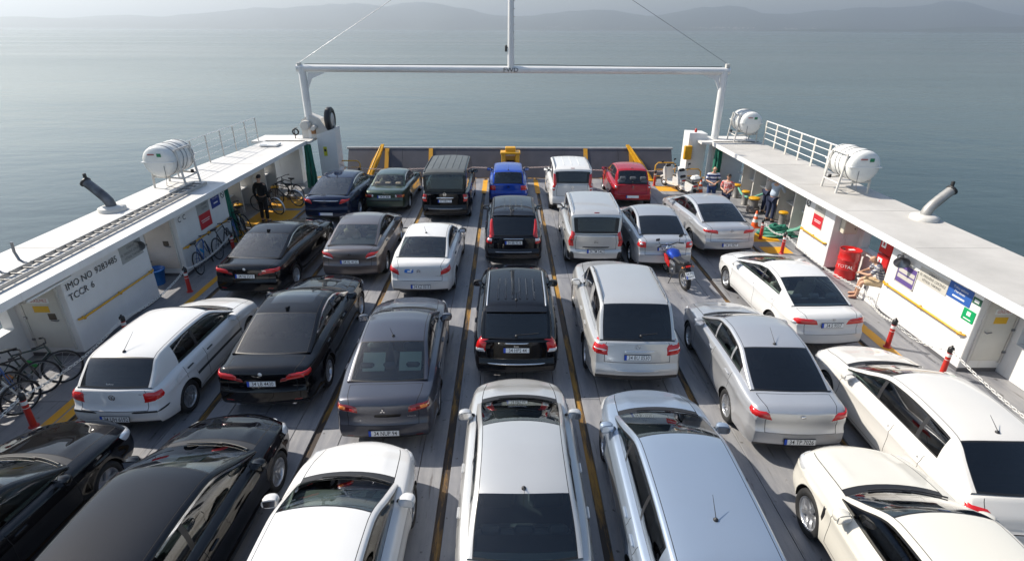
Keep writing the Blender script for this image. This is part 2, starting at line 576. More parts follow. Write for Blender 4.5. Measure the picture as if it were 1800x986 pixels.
    def GP(s, tau, t, row=None, sg=1):
        x, z, yt, zt, yb, zbse = s.gsec(tau)
        if row is None:
            y = t * yt
            return (y, x + s.gb(tau) * (1 - t * t) - s.L / 2, zt + (z - zt) * sup(t, 2.3, .62))
        h = math.hypot(zt - zbse, yb - yt)
        d = [0, min(.026, .20 * h), min(.056, .36 * h), 0, 0, 0, h - min(.03, .14 * h), h][row]
        a, b = min(.056, .36 * h), h - min(.03, .14 * h)
        if 3 <= row <= 5: d = a + (b - a) * (row - 2) / 4
        f = d / max(h, 1e-6)
        bow = .022 * math.sin(math.pi * min(f, 1)) * min(1, h / .4)
        y = yt + (yb - yt) * f + bow
        return (sg * y, x - s.L / 2, zt + (zbse - zt) * f)

    # ---- a point wrapped round the back: q across (-1..1 rear face, beyond: along the side), z height
    def rear_pt(s, q, z, off=0.0):
        def base(q, z):
            z0 = s.zs(0)
            sg = 1 if q >= 0 else -1; a = abs(q)
            if z <= z0 + .005 or s.kind == 'sedan':
                z = min(z, z0 + .03)
                if a <= 1: return Vector(s.P(0, q * s.side_y(0, z), z))
                x = a - 1
                return Vector(s.P(x, sg * s.side_y(x, z), min(z, s.zs(x) + .0)))
            x = float(np.interp(z, s.gp[:40, 1], s.gp[:40, 0])); tau = float(np.interp(x, s.gp[:, 0], s.gl))
            _, zz, yt, zt, yb, zbse = s.gsec(tau)
            if a <= 1: return Vector((q * yt, x + s.gb(tau) * (1 - q * q) - s.L / 2, z))
            x += a - 1
            tau = float(np.interp(x, s.gp[:, 0], s.gl)); _, zz, yt, zt, yb, zbse = s.gsec(tau)
            f = min(max((zt - z) / max(zt - zbse, .01), 0), 1)
            return Vector((sg * (yt + (yb - yt) * f + .022 * math.sin(math.pi * f)), x - s.L / 2, z))
        p = base(q, z)
        if off:
            e = .01
            n = (base(q + e, z) - base(q - e, z)).cross(base(q, z + e) - base(q, z - e))
            if n.length > 1e-9:
                n.normalize()
                if n.y > .3: n = -n
                if abs(q) > 1 and n.x * q < 0: n = -n
                p = p + n * off
        return p
    def front_pt(s, q, z, off=0.0):
        def base(q, z):
            sg = 1 if q >= 0 else -1; a = abs(q)
            zz = min(z, s.zs(s.L))
            if a <= 1:
                return Vector(s.P(s.L, q * s.side_y(s.L, zz), zz))
            x = s.L - (a - 1)
            zz = min(z, s.zs(x))
            return Vector(s.P(x, sg * s.side_y(x, zz), zz))
        p = base(q, z)
        if off:
            e = .01
            n = (base(q + e, z) - base(q - e, z)).cross(base(q, z + e) - base(q, z - e))
            if n.length > 1e-9:
                n.normalize()
                if n.y < -.3: n = -n
                if abs(q) > 1 and n.x * q < 0: n = -n
                p = p + n * off
        return p
    def patch(s, name, quad, m, parent=None, n=8, k=4, out=.012, lip=.003, fn=None):
        """quad: four (q,z) corners: lower inner, lower outer, upper outer, upper inner"""
        fn = fn or s.rear_pt
        a, b, c, d = quad
        vs = []
        for j in range(k + 1):
            v = j / k
            for i in range(n + 1):
                u = i / n
                q = (a[0]*(1-u) + b[0]*u)*(1-v) + (d[0]*(1-u) + c[0]*u)*v
                z = (a[1]*(1-u) + b[1]*u)*(1-v) + (d[1]*(1-u) + c[1]*u)*v
                o = lip + out * (1 - (2*u-1)**4) * (1 - (2*v-1)**4)
                if i in (0, n) or j in (0, k): o = -.004
                vs.append(fn(q, z, o))
        fs = [(j*(n+1)+i, j*(n+1)+i+1, (j+1)*(n+1)+i+1, (j+1)*(n+1)+i) for j in range(k) for i in range(n)]
        mb = MB(); mb.add(vs, fs, True)
        return mb.build(name, m, parent or s.root)

    def build(s):
        p = s.p; L = s.L
        root = empty(p.get('oname', 'car')); s.root = root
        body_m = p['paint']; glass_m = p.get('glass', G_MED); rear_m = p.get('rglass', glass_m); ws_m = p.get('wsglass', G_CLEAR)
        wbx, rbx = s.wbs[0], s.rb[0]
        d0 = p.get('d0', wbx - .12); d1 = p.get('d1', (s.rt[0] + s.wt[0]) / 2 + .12); d2 = p.get('d2', s.axr + .05)
        doors = [(d1, d0)] + ([(d2, d1)] if p.get('doors', 4) == 4 else [])
        seams = sorted(set([d0, d1] + ([d2] if p.get('doors', 4) == 4 else [])))
        cw = .10
        st = set(np.linspace(0, .5, 9)) | set(np.linspace(.5, L - .6, 26)) | set(np.linspace(L - .6, L, 13))
        for c in (s.axr, s.axf):
            ra = s.r * 1.13
            st = {x for x in st if not (abs(x - c) < ra + .03)}
            st |= {c + ra * math.cos(math.pi * k / 14) for k in range(15)} | {c - ra - .006, c + ra + .006}
        for sm in seams:
            st = {x for x in st if abs(x - sm) > .016}
            st |= {sm - .005, sm + .005}
        c0, c1 = rbx + (.12 if s.kind == 'sedan' else .10), wbx - .06
        special = [wbx + cw, wbx + cw + .012, c0, c1]
        if s.kind == 'sedan': special += [rbx - .07, rbx - .058]
        for x in special:
            st = {q for q in st if abs(q - x) > .009 or any(abs(q - y) < .007 for y in seams)}
        st |= set(special)
        S = sorted(st)
        nk = len(RING)
        V = []; F = []; K = []
        for x in S:
            zs, zt, zb = s.zs(x), s.zt(x), s.zb(x); ys = s.side_y(x, zs)
            for e in RING:
                if e[0] == 't':
                    V.append(s.P(x, e[1] * ys, zs + (zt - zs) * sup(e[1], 2.6, .62) + s.crease(x, e[1])))
                else:
                    z = zs + (zb - zs) * RR[e[2]]
                    V.append(s.P(x, e[1] * s.side_y(x, z), z))
        mould = p.get('mould'); archtrim = p.get('archtrim'); twotone = p.get('lower_black')
        for i in range(len(S) - 1):
            xm = (S[i] + S[i+1]) / 2
            seam = any(abs(xm - q) < .004 for q in seams)
            for k in range(nk - 1):
                f = (i*nk + k, i*nk + k + 1, (i+1)*nk + k + 1, (i+1)*nk + k)
                e, g = RING[k], RING[k+1]
                if e[0] == 't' and g[0] == 't':
                    tm = abs(e[1] + g[1]) / 2
                    if tm < .80 and c0 < xm < c1: key = None
                    elif c1 <= xm < wbx + cw and tm < .80: key = ('cowl',)
                    elif wbx + cw <= xm < wbx + cw + .012 and tm < .80: key = ('panel_gap',)
                    elif xm >= wbx + cw and .785 <= tm <= .80 and xm < L - .16: key = ('panel_gap',)
                    elif xm >= wbx + cw and tm < .785 and xm < L - .10: key = ('bonnet',)
                    elif s.kind == 'sedan' and rbx - .07 <= xm < rbx - .058 and tm < .80: key = ('panel_gap',)
                    elif s.kind == 'sedan' and xm < rbx - .07 and .785 <= tm <= .80: key = ('panel_gap',)
                    elif s.kind == 'sedan' and xm < rbx - .07 and tm < .785: key = ('boot_lid',)
                    else: key = ('body',)
                else:
                    r0 = max(e[2] if e[0] == 's' else 0, g[2] if g[0] == 's' else 0)
                    sg = e[1] if e[0] == 's' else g[1]
                    rm = (RR[r0] + RR[r0-1]) / 2
                    key = ('body',)
                    inarch = min(abs(xm - s.axr), abs(xm - s.axf)) < s.r * 1.13
                    for di, (a, b) in enumerate(doors):
                        if a < xm < b and rm < .885 and not (inarch and False): key = ('door', sg, di)
                    if seam and rm < .90: key = ('panel_gap',)
                    if .885 < rm < .90 and doors[-1][0] < xm < doors[0][1] and not inarch: key = ('panel_gap',)
                    if mould and mould[0] < rm < mould[1] and s.axr + s.r * 1.1 < xm < s.axf - s.r * 1.1 and key[0] != 'panel_gap': key = ('side_moulding', sg)
                    if archtrim and inarch and r0 == len(RR) - 1: key = ('arch_trim', sg, abs(xm - s.axr) < abs(xm - s.axf))
                    if twotone and rm > twotone and not inarch: key = ('lower_cladding',)
                if key is None and False: pass
                F.append(f); K.append(key)
        # rear and front faces
        tcols = [-t for t in reversed(TT[1:])] + list(TT)
        def cap(i, x, rear):
            base = i * nk
            zs, zt, zb = s.zs(x), s.zt(x), s.zb(x)
            nr = len(RR); nc = len(tcols); idx = {}
            for r in range(nr):
                z = zs + (zb - zs) * RR[r]; ye = s.side_y(x, z)
                fade = max(0.0, 1 - RR[r] / .3) ** 1.5
                for c in range(nc):
                    if r == 0: idx[r, c] = base + (nr - 1) + c
                    elif c == 0: idx[r, c] = base + (nr - 1) - r
                    elif c == nc - 1: idx[r, c] = base + nk - nr + r
                    else:
                        t = tcols[c]
                        zz = z + (zt - zs) * sup(t, 2.6, .62) * fade
                        idx[r, c] = len(V); V.append(s.P(x, t * ye, zz))
            for r in range(nr - 1):
                rm = (RR[r] + RR[r+1]) / 2
                for c in range(nc - 1):
                    tm = abs(tcols[c] + tcols[c+1]) / 2
                    f = (idx[r, c], idx[r+1, c], idx[r+1, c+1], idx[r, c+1])
                    if not rear: f = f[::-1]
                    if rear:
                        if .52 <= rm <= .535 and tm < .8: key = ('panel_gap',)
                        elif rm < .52 and .785 < tm < .80: key = ('panel_gap',)
                        elif rm < .52 and tm < .79: key = ('boot_lid',) if s.kind == 'sedan' else ('tailgate',)
                        elif rm >= .535: key = ('rear_bumper',)
                        else: key = ('body',)
                        if rm > .9 and p.get('bumper_black', True): key = ('bumper_skirt',)
                    else: key = ('front_bumper',)
                    F.append(f); K.append(key)
        cap(0, 0.0, True); cap(len(S) - 1, L, False)
        N = vert_normals(V, F)
        # underbody and wheel wells
        ub = MB()
        for i in range(len(S) - 1):
            a0, a1 = V[i*nk], V[(i+1)*nk]; b0, b1 = V[i*nk + nk - 1], V[(i+1)*nk + nk - 1]
            q = [a0, a1, (a1[0]*.62, a1[1], a1[2] + .02), (a0[0]*.62, a0[1], a0[2] + .02), (b0[0]*.62, b0[1], b0[2] + .02), (b1[0]*.62, b1[1], b1[2] + .02), b1, b0]
            ub.add(q, [(0, 1, 2, 3), (3, 2, 5, 4), (4, 5, 6, 7)])
        ub.build('underbody', M_GAP, root, fix=False)
        mats = {'body': body_m, 'bonnet': body_m, 'boot_lid': p.get('boot_paint', body_m), 'tailgate': body_m, 'door': body_m, 'rear_bumper': p.get('bumper_paint', body_m), 'front_bumper': body_m,
                'cowl': M_BLACK, 'panel_gap': M_GAP, 'side_moulding': M_BLACK, 'arch_trim': M_BLACK, 'lower_cladding': M_BLACK, 'bumper_skirt': M_BLACK if p.get('skirt', True) else body_m,
                'roof': p.get('roof_paint', body_m), 'pillar': p.get('pillar', M_BLACK), 'window_trim': p.get('trim', M_SEAL), 'seal': M_SEAL,
                'windscreen': ws_m, 'rear_window': rear_m, 'side_window': glass_m, 'roof_seam': M_GAP}
        def emit(V, N, F, K):
            by = {}
            for f, k in zip(F, K):
                if k is not None: by.setdefault(k, []).append(f)
            for k, fs in by.items():
                nm = 'window_seal' if k[0] == 'seal' else k[0]
                if k[0] in ('side_moulding', 'arch_trim', 'lower_cladding'): pass
                o = link(bpy.data.objects.new(nm, grid_mesh(nm, V, N, fs)), root, mats[k[0]] if not (k[0] == 'side_window' and k[2] > 0) else p.get('rsglass', rear_m))
                if nm in ('panel_gap', 'roof_seam', 'pillar', 'window_trim', 'window_seal'): o['kind'] = 'stuff'
        emit(V, N, F, K)
        # ---------------- greenhouse
        taus = set()
        def span(a, b, n): return set(np.linspace(a, b, n))
        e = .028
        taus |= {0.0, e} | span(e, s.t_rt - e, 9) | {s.t_rt} | span(s.t_rt, s.t_wt, 17) | span(s.t_wt + e, s.t_end - e, 10) | {s.t_end}
        xs_need = []
        panes = p.get('panes')
        if panes is None:
            if p.get('doors', 4) == 4: panes = [(d1 + .03, wbx + .02), (max(d2 - .02, s.axr + .1), d1 - .05)]
            else: panes = [(d1 + .03, wbx + .02), (s.axr - .25, d1 - .06)]
        for a, b in panes: xs_need += [a, b]
        def tau_at(x): return float(np.interp(x, s.gp[:, 0], s.gl))
        for x in xs_need:
            if s.gp[0, 0] < x < s.gp[-1, 0]:
                t = tau_at(x); taus = {q for q in taus if abs(q - t) > .02 or q in (0.0, e, s.t_rt, s.t_end)} | {t}
        T = sorted(taus)
        gk = len(GRING); V = []; F = []; K = []
        for t in T:
            for en in GRING:
                V.append(s.GP(t, en[1]) if en[0] == 't' else s.GP(t, 1, en[2], en[1]))
        for i in range(len(T) - 1):
            tm = (T[i] + T[i+1]) / 2; xm, zm = s.gprof(tm)
            for k in range(gk - 1):
                f = (i*gk + k, i*gk + k + 1, (i+1)*gk + k + 1, (i+1)*gk + k)
                a, b = GRING[k], GRING[k+1]
                if a[0] == 't' and b[0] == 't':
                    tt = abs(a[1] + b[1]) / 2
                    if tm < s.t_rt:
                        lim = .90 if s.kind == 'sedan' else p.get('rg_lim', .90)
                        lo, hi = p.get('rg', (0.0, 1.0))
                        if tt < .90 and tt < lim and lo * s.t_rt + e < tm < hi * s.t_rt - e * .5: key = ('rear_window',)
                        elif tt < .915 and lo * s.t_rt <= tm <= hi * s.t_rt: key = ('seal', 0)
                        else: key = ('body',) if tm < hi * s.t_rt else ('roof',)
                    elif tm > s.t_wt:
                        key = ('windscreen',) if tt < .90 and s.t_wt + e < tm < s.t_end - e else (('seal', 1) if tt < .915 else ('body',))
                    else:
                        key = ('roof',) if tt < .90 else (('roof_seam', a[1] > 0) if tt < .915 and p.get('ditch', True) else ('roof',) if tt < .915 else ('body',))
                else:
                    r0 = max(a[2] if a[0] == 's' else 0, b[2] if b[0] == 's' else 0)
                    sg = a[1] if a[0] == 's' else b[1]
                    key = ('body',)
                    x_, z_, yt, zt_, yb, zbs = s.gsec(tm); h = zt_ - zbs
                    inp = [j for j, (u, v) in enumerate(panes) if u < xm < v]
                    lo = min(u for u, v in panes); hi = max(v for u, v in panes)
                    if lo < xm < hi and h > .035:
                        if inp: key = ('side_window', sg, inp[0]) if 3 <= r0 <= 6 else (('window_trim', sg, r0) if r0 in (2, 7) else ('body',))
                        elif any(abs(xm - u) < .2 or abs(xm - v) < .2 for u, v in panes): key = ('pillar', sg, round(xm - .25)) if r0 >= 3 and r0 <= 6 else (('window_trim', sg, r0) if r0 in (2, 7) else ('body',))
                F.append(f); K.append(key)
        N = vert_normals(V, F)
        emit(V, N, F, K)
        # ---------------- interior
        seat_m = p.get('seat', M_SEATG)
        yo = L / 2
        fl = MB()
        w0 = s.W * .40
        fl.box((0, (c0 + c1) / 2 - yo, .42), (w0 * 2, c1 - c0, .04))
        for sg in (-1, 1): fl.box((sg * (w0 + .01), (c0 + c1) / 2 - yo, .62), (.04, c1 - c0 - .1, .44))
        fl.build('cabin_floor', M_DASH, root)
        ds = shared(('dash', round(s.W, 1)), lambda: dash_mesh(s.W * .80))
        inst('dashboard', ds, p.get('dash', M_DASH), root, (0, wbx - .34 - yo, s.wbs[1] - .30))
        inst('steering_wheel', shared('steer', wheel_ring), M_BLACK, root, (-s.W * .20, wbx - .82 - yo, s.wbs[1] - .10), (R(-28), 0, 0))
        sx = p.get('seatx', d1 + .10); sz = s.H - 1.0 - .10
        for sg in (-1, 1): inst('seat', shared('seat', seat_mesh), seat_m, root, (sg * s.W * .20, sx - yo, sz))
        rx = p.get('benchx', max(sx - .85, s.axr + .02))
        inst('rear_bench', shared('bench', lambda: bench_mesh(1.25)), seat_m, root, (0, rx - yo, sz + .02))
        if s.kind == 'sedan':
            sh = MB(); sh.box((0, (rbx + rx - .3) / 2 + .06 - yo, s.rb[1] - .045), (s.W * .68, max(rx - .3 - rbx, .2), .03))
            sh.build('parcel_shelf', M_DASH if seat_m is not M_SEATT else seat_m, root)
        elif p.get('shelf', True):
            sh = MB(); sh.box((0, (rbx + rx) / 2 - yo, s.rb[1] - .02), (s.W * .68, max(rx - .35 - rbx, .3), .02))
            sh.build('parcel_shelf', M_DASH, root)
        # ---------------- wheels
        tw = p.get('tw', .205)
        tm_ = shared(('tyre', s.r, tw), lambda: tyre_mesh(s.r, tw)); rm_ = shared(('rim', s.r, tw, p.get('rim', 'five')), lambda: rim_mesh(s.r, tw, p.get('rim', 'five')))
        dm = shared(('disc', s.r), lambda: disc_mesh(s.r, tw))
        for x in (s.axr, s.axf):
            for sg in (-1, 1):
                w = empty('wheel', (sg * (s.W * .5 - tw * .5 - .022), x - yo, s.r), 0 if sg > 0 else math.pi, root)
                inst('tyre', tm_, M_RUBBER, w); inst('rim', rm_, p.get('rim_m', M_ALLOY), w); inst('brake_disc', dm, M_ALLOYD, w)
        # ---------------- mirrors, handles
        mm = shared('mirror', mirror_mesh); mx = wbx - .30
        for sg in (-1, 1):
            z = s.topz(mx, s.side_y(mx, s.zs(mx)) * .96) + .075
            y = s.side_y(mx, s.zs(mx)) + .085
            o = inst('door_mirror', mm, p.get('mirror_m', body_m), root, (sg * y, mx - yo, z), (0, 0, sg * R(-8)), (1.05, 1, 1.0))
            inst('mirror_glass', shared('mglass', lambda: MB().box((0, -.0865, 0), (.165, .004, .105)).mesh('mirror_glass')), M_CHROME, o)
            inst('mirror_foot', shared('mfoot', lambda: MB().box((0, 0, 0), (.10, .05, .035), bev=.012).mesh('mirror_foot')), M_BLACK, root, (sg * (y - .11), mx + .02 - yo, z - .045), (0, sg * R(-18), 0))
            for a, b in doors:
                hx = a + .16; hz = s.zs(hx) - .075
                inst('door_handle', shared('handle', lambda: MB().box((0, 0, 0), (.035, .19, .028), bev=.012).mesh('door_handle')), p.get('handle_m', body_m), root, (sg * (s.side_y(hx, hz) + .012), hx - yo, hz))
        # wipers
        wp = MB()
        zc = s.wbs[1]
        for x0, ln in ((-.35, .55), (.12, .5)):
            pts = []
            for u in np.linspace(0, 1, 5):
                y = x0 + ln * u; t = min(abs(y) / (s.side_y(wbx, s.zs(wbx)) * s.base_k), 1)
                tau = s.t_end - .02 - .05 * u
                q = s.GP(tau, y / s.gsec(tau)[2] if s.gsec(tau)[2] > .1 else 0)
                pts.append((y, q[1] + .006, q[2] + .018))
            wp.tube(pts, .011, 5)
        wp.build('wiper', M_BLACK, root)

    # ---------------- add-ons
    def plate(s, txt, z, dy=0.0, tilt=8, x=0.0, w=.53, own=None):
        q = x / max(s.side_y(0, z), .1)
        c = s.rear_pt(q, z, .012)
        if own is not None: c = Vector((x, own - s.L / 2, z))
        pl = inst('number_plate', shared(('plate', w), lambda: MB().box((0, 0, 0), (w, .014, .118), bev=.005).mesh('number_plate')), M_INK, s.root, c, (R(-tilt), 0, 0))
        inst('plate_face', shared(('pface', w), lambda: MB().box((.02, -.0085, 0), (w - .055, .004, .10)).mesh('plate_face')), M_PLATE, pl)
        inst('country_band', shared(('pband', w), lambda: MB().box((-w / 2 + .03, -.0085, 0), (.045, .0045, .10)).mesh('country_band')), M_EUBLUE, pl)
        if txt: inst('lettering', text_mesh(txt, .108, 0, 'CENTER', 1.0, .0004), M_INK, pl, (.026, -.0115, -.002), (R(90), 0, 0), (.80, 1.06, 1))
        return pl
    def badge(s, kind, z, size=.09, x=0.0, m=None, off=.012):
        m = m or M_CHROME
        q = x / max(s.side_y(0, min(z, s.zs(0))), .1)
        c = s.rear_pt(q, z, off)
        mb = MB(); r = size / 2
        def ring(rr, w): mb.lathe([(rr - w, -.003), (rr, -.003), (rr, .003), (rr - w, .003), (rr - w, -.003)], 20, axis='Y', smooth=False)
        def bar(a, b, w): 
            d = Vector((b[0]-a[0], 0, b[1]-a[1])); n = Vector((-d.z, 0, d.x)).normalized() * w / 2
            A, B = Vector((a[0], -.004, a[1])), Vector((b[0], -.004, b[1]))
            mb.add([A+n, A-n, B-n, B+n], [(0, 1, 2, 3)]); 
        if kind == 'vw':
            ring(r, r*.16); w = r*.18
            bar((-r*.5, r*.75), (0, r*.05), w); bar((r*.5, r*.75), (0, r*.05), w)
            bar((-r*.85, r*.2), (-r*.4, -r*.8), w); bar((-r*.4, -r*.8), (0, -r*.05), w); bar((0, -r*.05), (r*.4, -r*.8), w); bar((r*.4, -r*.8), (r*.85, r*.2), w)
        elif kind == 'star':
            ring(r, r*.12)
            for k in range(3): bar((0, 0), (r*.92*math.sin(k*2.094), r*.92*math.cos(k*2.094)), r*.16)
        elif kind == 'diamonds':
            for k in range(3):
                a = k * 2.094; u = Vector((math.sin(a), 0, math.cos(a))); n = Vector((u.z, 0, -u.x)); 
                mb.add([Vector((0, -.004, 0)), u*r*.5 + n*r*.29 + Vector((0, -.004, 0)), u*r + Vector((0, -.004, 0)), u*r*.5 - n*r*.29 + Vector((0, -.004, 0))], [(0, 1, 2, 3)])
        elif kind == 'chevrons':
            for dz in (0, -r*.75): bar((-r, dz - r*.3), (0, dz + r*.45), r*.3); bar((0, dz + r*.45), (r, dz - r*.3), r*.3)
        elif kind == 'rhomb':
            P4 = [(0, r), (r*.72, 0), (0, -r), (-r*.72, 0)]
            for a, b in zip(P4, P4[1:] + P4[:1]): bar(a, b, r*.32)
        elif kind == 'oval':
            mb.lathe([(.001, .004), (r*.9, .004), (r, 0), (r, -.004)], 20, axis='Y'); mb.v = [(v[0]*1.0, -v[1], v[2]*.55) for v in mb.v]
        elif kind == 'h':
            ring(r, r*.14); bar((-r*.42, r*.6), (-r*.34, -r*.6), r*.24); bar((r*.42, r*.6), (r*.34, -r*.6), r*.24); bar((-r*.4, 0), (r*.4, 0), r*.22)
        elif kind == 'slant':
            mb.lathe([(r - .008, -.003), (r, -.003), (r, .003), (r - .008, .003), (r-.008, -.003)], 20, axis='Y', smooth=False); mb.v = [(v[0]*1.15, v[1], v[2]*.62) for v in mb.v]
            bar((-r*.35, -r*.4), (-r*.15, r*.4), r*.2); bar((r*.15, -r*.4), (r*.35, r*.4), r*.2); bar((-r*.3, -r*.06), (r*.3, r*.06), r*.18)
        elif kind == 'roundel':
            mb.lathe([(.001, .005), (r*.95, .004), (r, 0)], 20, axis='Y'); mb.v = [(v[0], -v[1], v[2]) for v in mb.v]
        elif kind == 'bolt':
            ring(r, r*.14); bar((-r, 0), (r, 0), r*.22)
        o = mb.build('badge', m, s.root, c)
        return o
    def script(s, txt, z, x, size=.05, m=None, off=.012):
        q = x / max(s.side_y(0, min(z, s.zs(0))), .1)
        inst('lettering', text_mesh(txt, size), m or M_CHROME, s.root, s.rear_pt(q, z, off), (R(84), 0, 0))
    def sym(s, name, quad, m, **k):
        a = s.patch(name, quad, m, **k)
        b = s.patch(name, [(-q, z) for q, z in quad], m, **k)
        return a, b
    def strip(s, name, z, q0, q1, hgt, m, out=.015, n=14):
        return s.patch(name, [(q0, z - hgt/2), (q1, z - hgt/2), (q1, z + hgt/2), (q0, z + hgt/2)], m, n=n, k=2, out=out)
    def roof_pt(s, x, t): 
        tau = float(np.interp(x, s.gp[:, 0], s.gl)); return Vector(s.GP(tau, t))
    def antenna(s, x, fin=False, lean=-.25, ln=.42):
        b = s.roof_pt(x, 0)
        if fin:
            mb = MB(); mb.prism([(-.085, -.01), (.085, -.01), (.06, .012), (-.045, .062), (-.075, .05)], -.022, .022, axis='X')
            return mb.build('antenna_fin', s.p['paint'] if fin != 'black' else M_BLACK, s.root, b)
        mb = MB(); mb.lathe([(.032, -.01), (.03, .012), (.014, .03), (.001, .034)], 10, c=b)
        mb.tube([b + Vector((0, -.005, .02)), b + Vector((0, lean, ln * .75))], [.006, .003], 5)
        return mb.build('antenna', M_BLACK, s.root)
    def rails(s, m, x0=None, x1=None, t=.88, h=.045):
        x0 = x0 or s.rt[0] + .1; x1 = x1 or s.wt[0] - .15
        for sg in (-1, 1):
            pts = [s.roof_pt(x, sg * t) + Vector((0, 0, h if 0 < i < 8 else -.01)) for i, x in enumerate(np.linspace(x0, x1, 9))]
            mb = MB(); mb.tube(pts, .017, 6)
            for x in (x0 + .3, (x0 + x1) / 2, x1 - .3):
                q = s.roof_pt(x, sg * t); mb.box(q + Vector((0, 0, h / 2)), (.025, .07, h))
            mb.build('roof_rail', m, s.root)
    def ribs(s, n, x0, x1, m, tw=.62, hgt=.010):
        for k in range(n):
            t = -tw + 2 * tw * k / (n - 1)
            mb = MB()
            a = np.linspace(x0, x1, 8)
            vs = []
            for x in a:
                q = s.roof_pt(x, t)
                vs += [q + Vector((-.022, 0, -.002)), q + Vector((-.01, 0, hgt)), q + Vector((.01, 0, hgt)), q + Vector((.022, 0, -.002))]
            fs = [(4*i + j, 4*i + j + 1, 4*i + j + 5, 4*i + j + 4) for i in range(7) for j in range(3)]
            mb.add(vs, fs); mb.build('roof_rib', m, s.root)
    def panel(s, name, x0, x1, tw, m, hgt=.006):
        mb = MB(); vs = []; n = 8
        for x in np.linspace(x0, x1, n + 1):
            for t in np.linspace(-tw, tw, n + 1):
                q = s.roof_pt(x, t); edge = abs(t) > tw * .99 or x in (x0, x1)
                vs.append(q + Vector((0, 0, -.004 if edge else hgt)))
        mb.add(vs, [(i*(n+1)+j, i*(n+1)+j+1, (i+1)*(n+1)+j+1, (i+1)*(n+1)+j) for i in range(n) for j in range(n)], True)
        return mb.build(name, m, s.root)
    def spoiler(s, m, ext=.16, w=.92):
        mb = MB(); vs = []
        x0 = s.rt[0] + .05
        for t in np.linspace(-w, w, 13):
            q = s.roof_pt(x0, t); r = s.roof_pt(x0 - .02, t)
            e = Vector((0, -ext * (1 - .25 * abs(t / w) ** 3), -.028))
            vs += [q + Vector((0, .02, .006)), r + e + Vector((0, 0, .014)), r + e + Vector((0, .01, -.012)), q + Vector((0, -.04, -.06))]
        fs = [(4*i + j, 4*i + (j+1) % 4, 4*i + 4 + (j+1) % 4, 4*i + 4 + j) for i in range(12) for j in range(4)] + [(0, 1, 2, 3), (48, 49, 50, 51)]
        mb.add(vs, fs); return mb.build('roof_spoiler', m, s.root)
    def rear_wiper(s, z, ln=.38, x=0.0):
        mb = MB()
        a = s.rear_pt(x, z, .02); mb.lathe([(.001, -.03), (.03, -.02), (.03, .02)], 8, c=a, axis='Y')
        pts = [s.rear_pt(x + u * ln / s.wtop, z + .02 + .02 * u, .022) for u in np.linspace(0, 1, 5)]
        mb.tube(pts, .01, 5); return mb.build('rear_wiper', M_BLACK, s.root)
    def place(s, X, Yrear, rz, label, group='cars parked in lanes on the ferry deck'):
        """Yrear: where the back bumper stands"""
        c, sn = math.cos(rz), math.sin(rz)
        off = Vector((0, s.L / 2 + s.br, 0))
        off.rotate(Matrix.Rotation(rz, 3, 'Z'))
        s.root.location = (X + off.x, Yrear + off.y, .004)
        s.root.rotation_euler = (0, 0, rz)
        tag(s.root, label, 'car', group)
        return s
# ------------------------------------------------------------------ sea, far shore
def sea_material():
    m = bpy.data.materials.new('sea_water'); m.use_nodes = True
    nt = m.node_tree; b = nt.nodes['Principled BSDF']
    b.inputs['Base Color'].default_value = (.026, .044, .043, 1)
    b.inputs['Roughness'].default_value = .10
    b.inputs['IOR'].default_value = 1.33
    tc = nt.nodes.new('ShaderNodeTexCoord')
    def nz(scale, det, st):
        mp = nt.nodes.new('ShaderNodeMapping'); mp.inputs['Scale'].default_value = st
        n = nt.nodes.new('ShaderNodeTexNoise'); n.inputs['Scale'].default_value = scale; n.inputs['Detail'].default_value = det
        n.inputs['Roughness'].default_value = .55; n.inputs['Distortion'].default_value = .4
        nt.links.new(tc.outputs['Object'], mp.inputs[0]); nt.links.new(mp.outputs[0], n.inputs[0]); return n
    a = nz(.055, 4, (.55, 1.3, 1)); c = nz(.9, 5, (.7, 1.2, 1))
    b1 = nt.nodes.new('ShaderNodeBump'); b1.inputs['Strength'].default_value = .22; b1.inputs['Distance'].default_value = 1.0
    b2 = nt.nodes.new('ShaderNodeBump'); b2.inputs['Strength'].default_value = .38; b2.inputs['Distance'].default_value = .06
    nt.links.new(a.outputs[0], b1.inputs['Height']); nt.links.new(c.outputs[0], b2.inputs['Height'])
    nt.links.new(b1.outputs[0], b2.inputs['Normal']); nt.links.new(b2.outputs[0], b.inputs['Normal'])
    # calmer and more ruffled patches
    d = nz(.006, 3, (.35, 1.6, 1))
    mr = nt.nodes.new('ShaderNodeMapRange'); mr.inputs['To Min'].default_value = .09; mr.inputs['To Max'].default_value = .19
    mr.inputs['From Min'].default_value = .3; mr.inputs['From Max'].default_value = .7
    nt.links.new(d.outputs[0], mr.inputs[0]); nt.links.new(mr.outputs[0], b.inputs['Roughness'])
    return m
sea = MB(); sea.add([(-30000, -6000, 0), (30000, -6000, 0), (30000, 42000, 0), (-30000, 42000, 0)], [(0, 1, 2, 3)])
so = sea.build('sea', sea_material(), loc=(0, 0, -3.2)); tag(so, 'calm grey green sea round the ferry', 'sea', kind='structure')

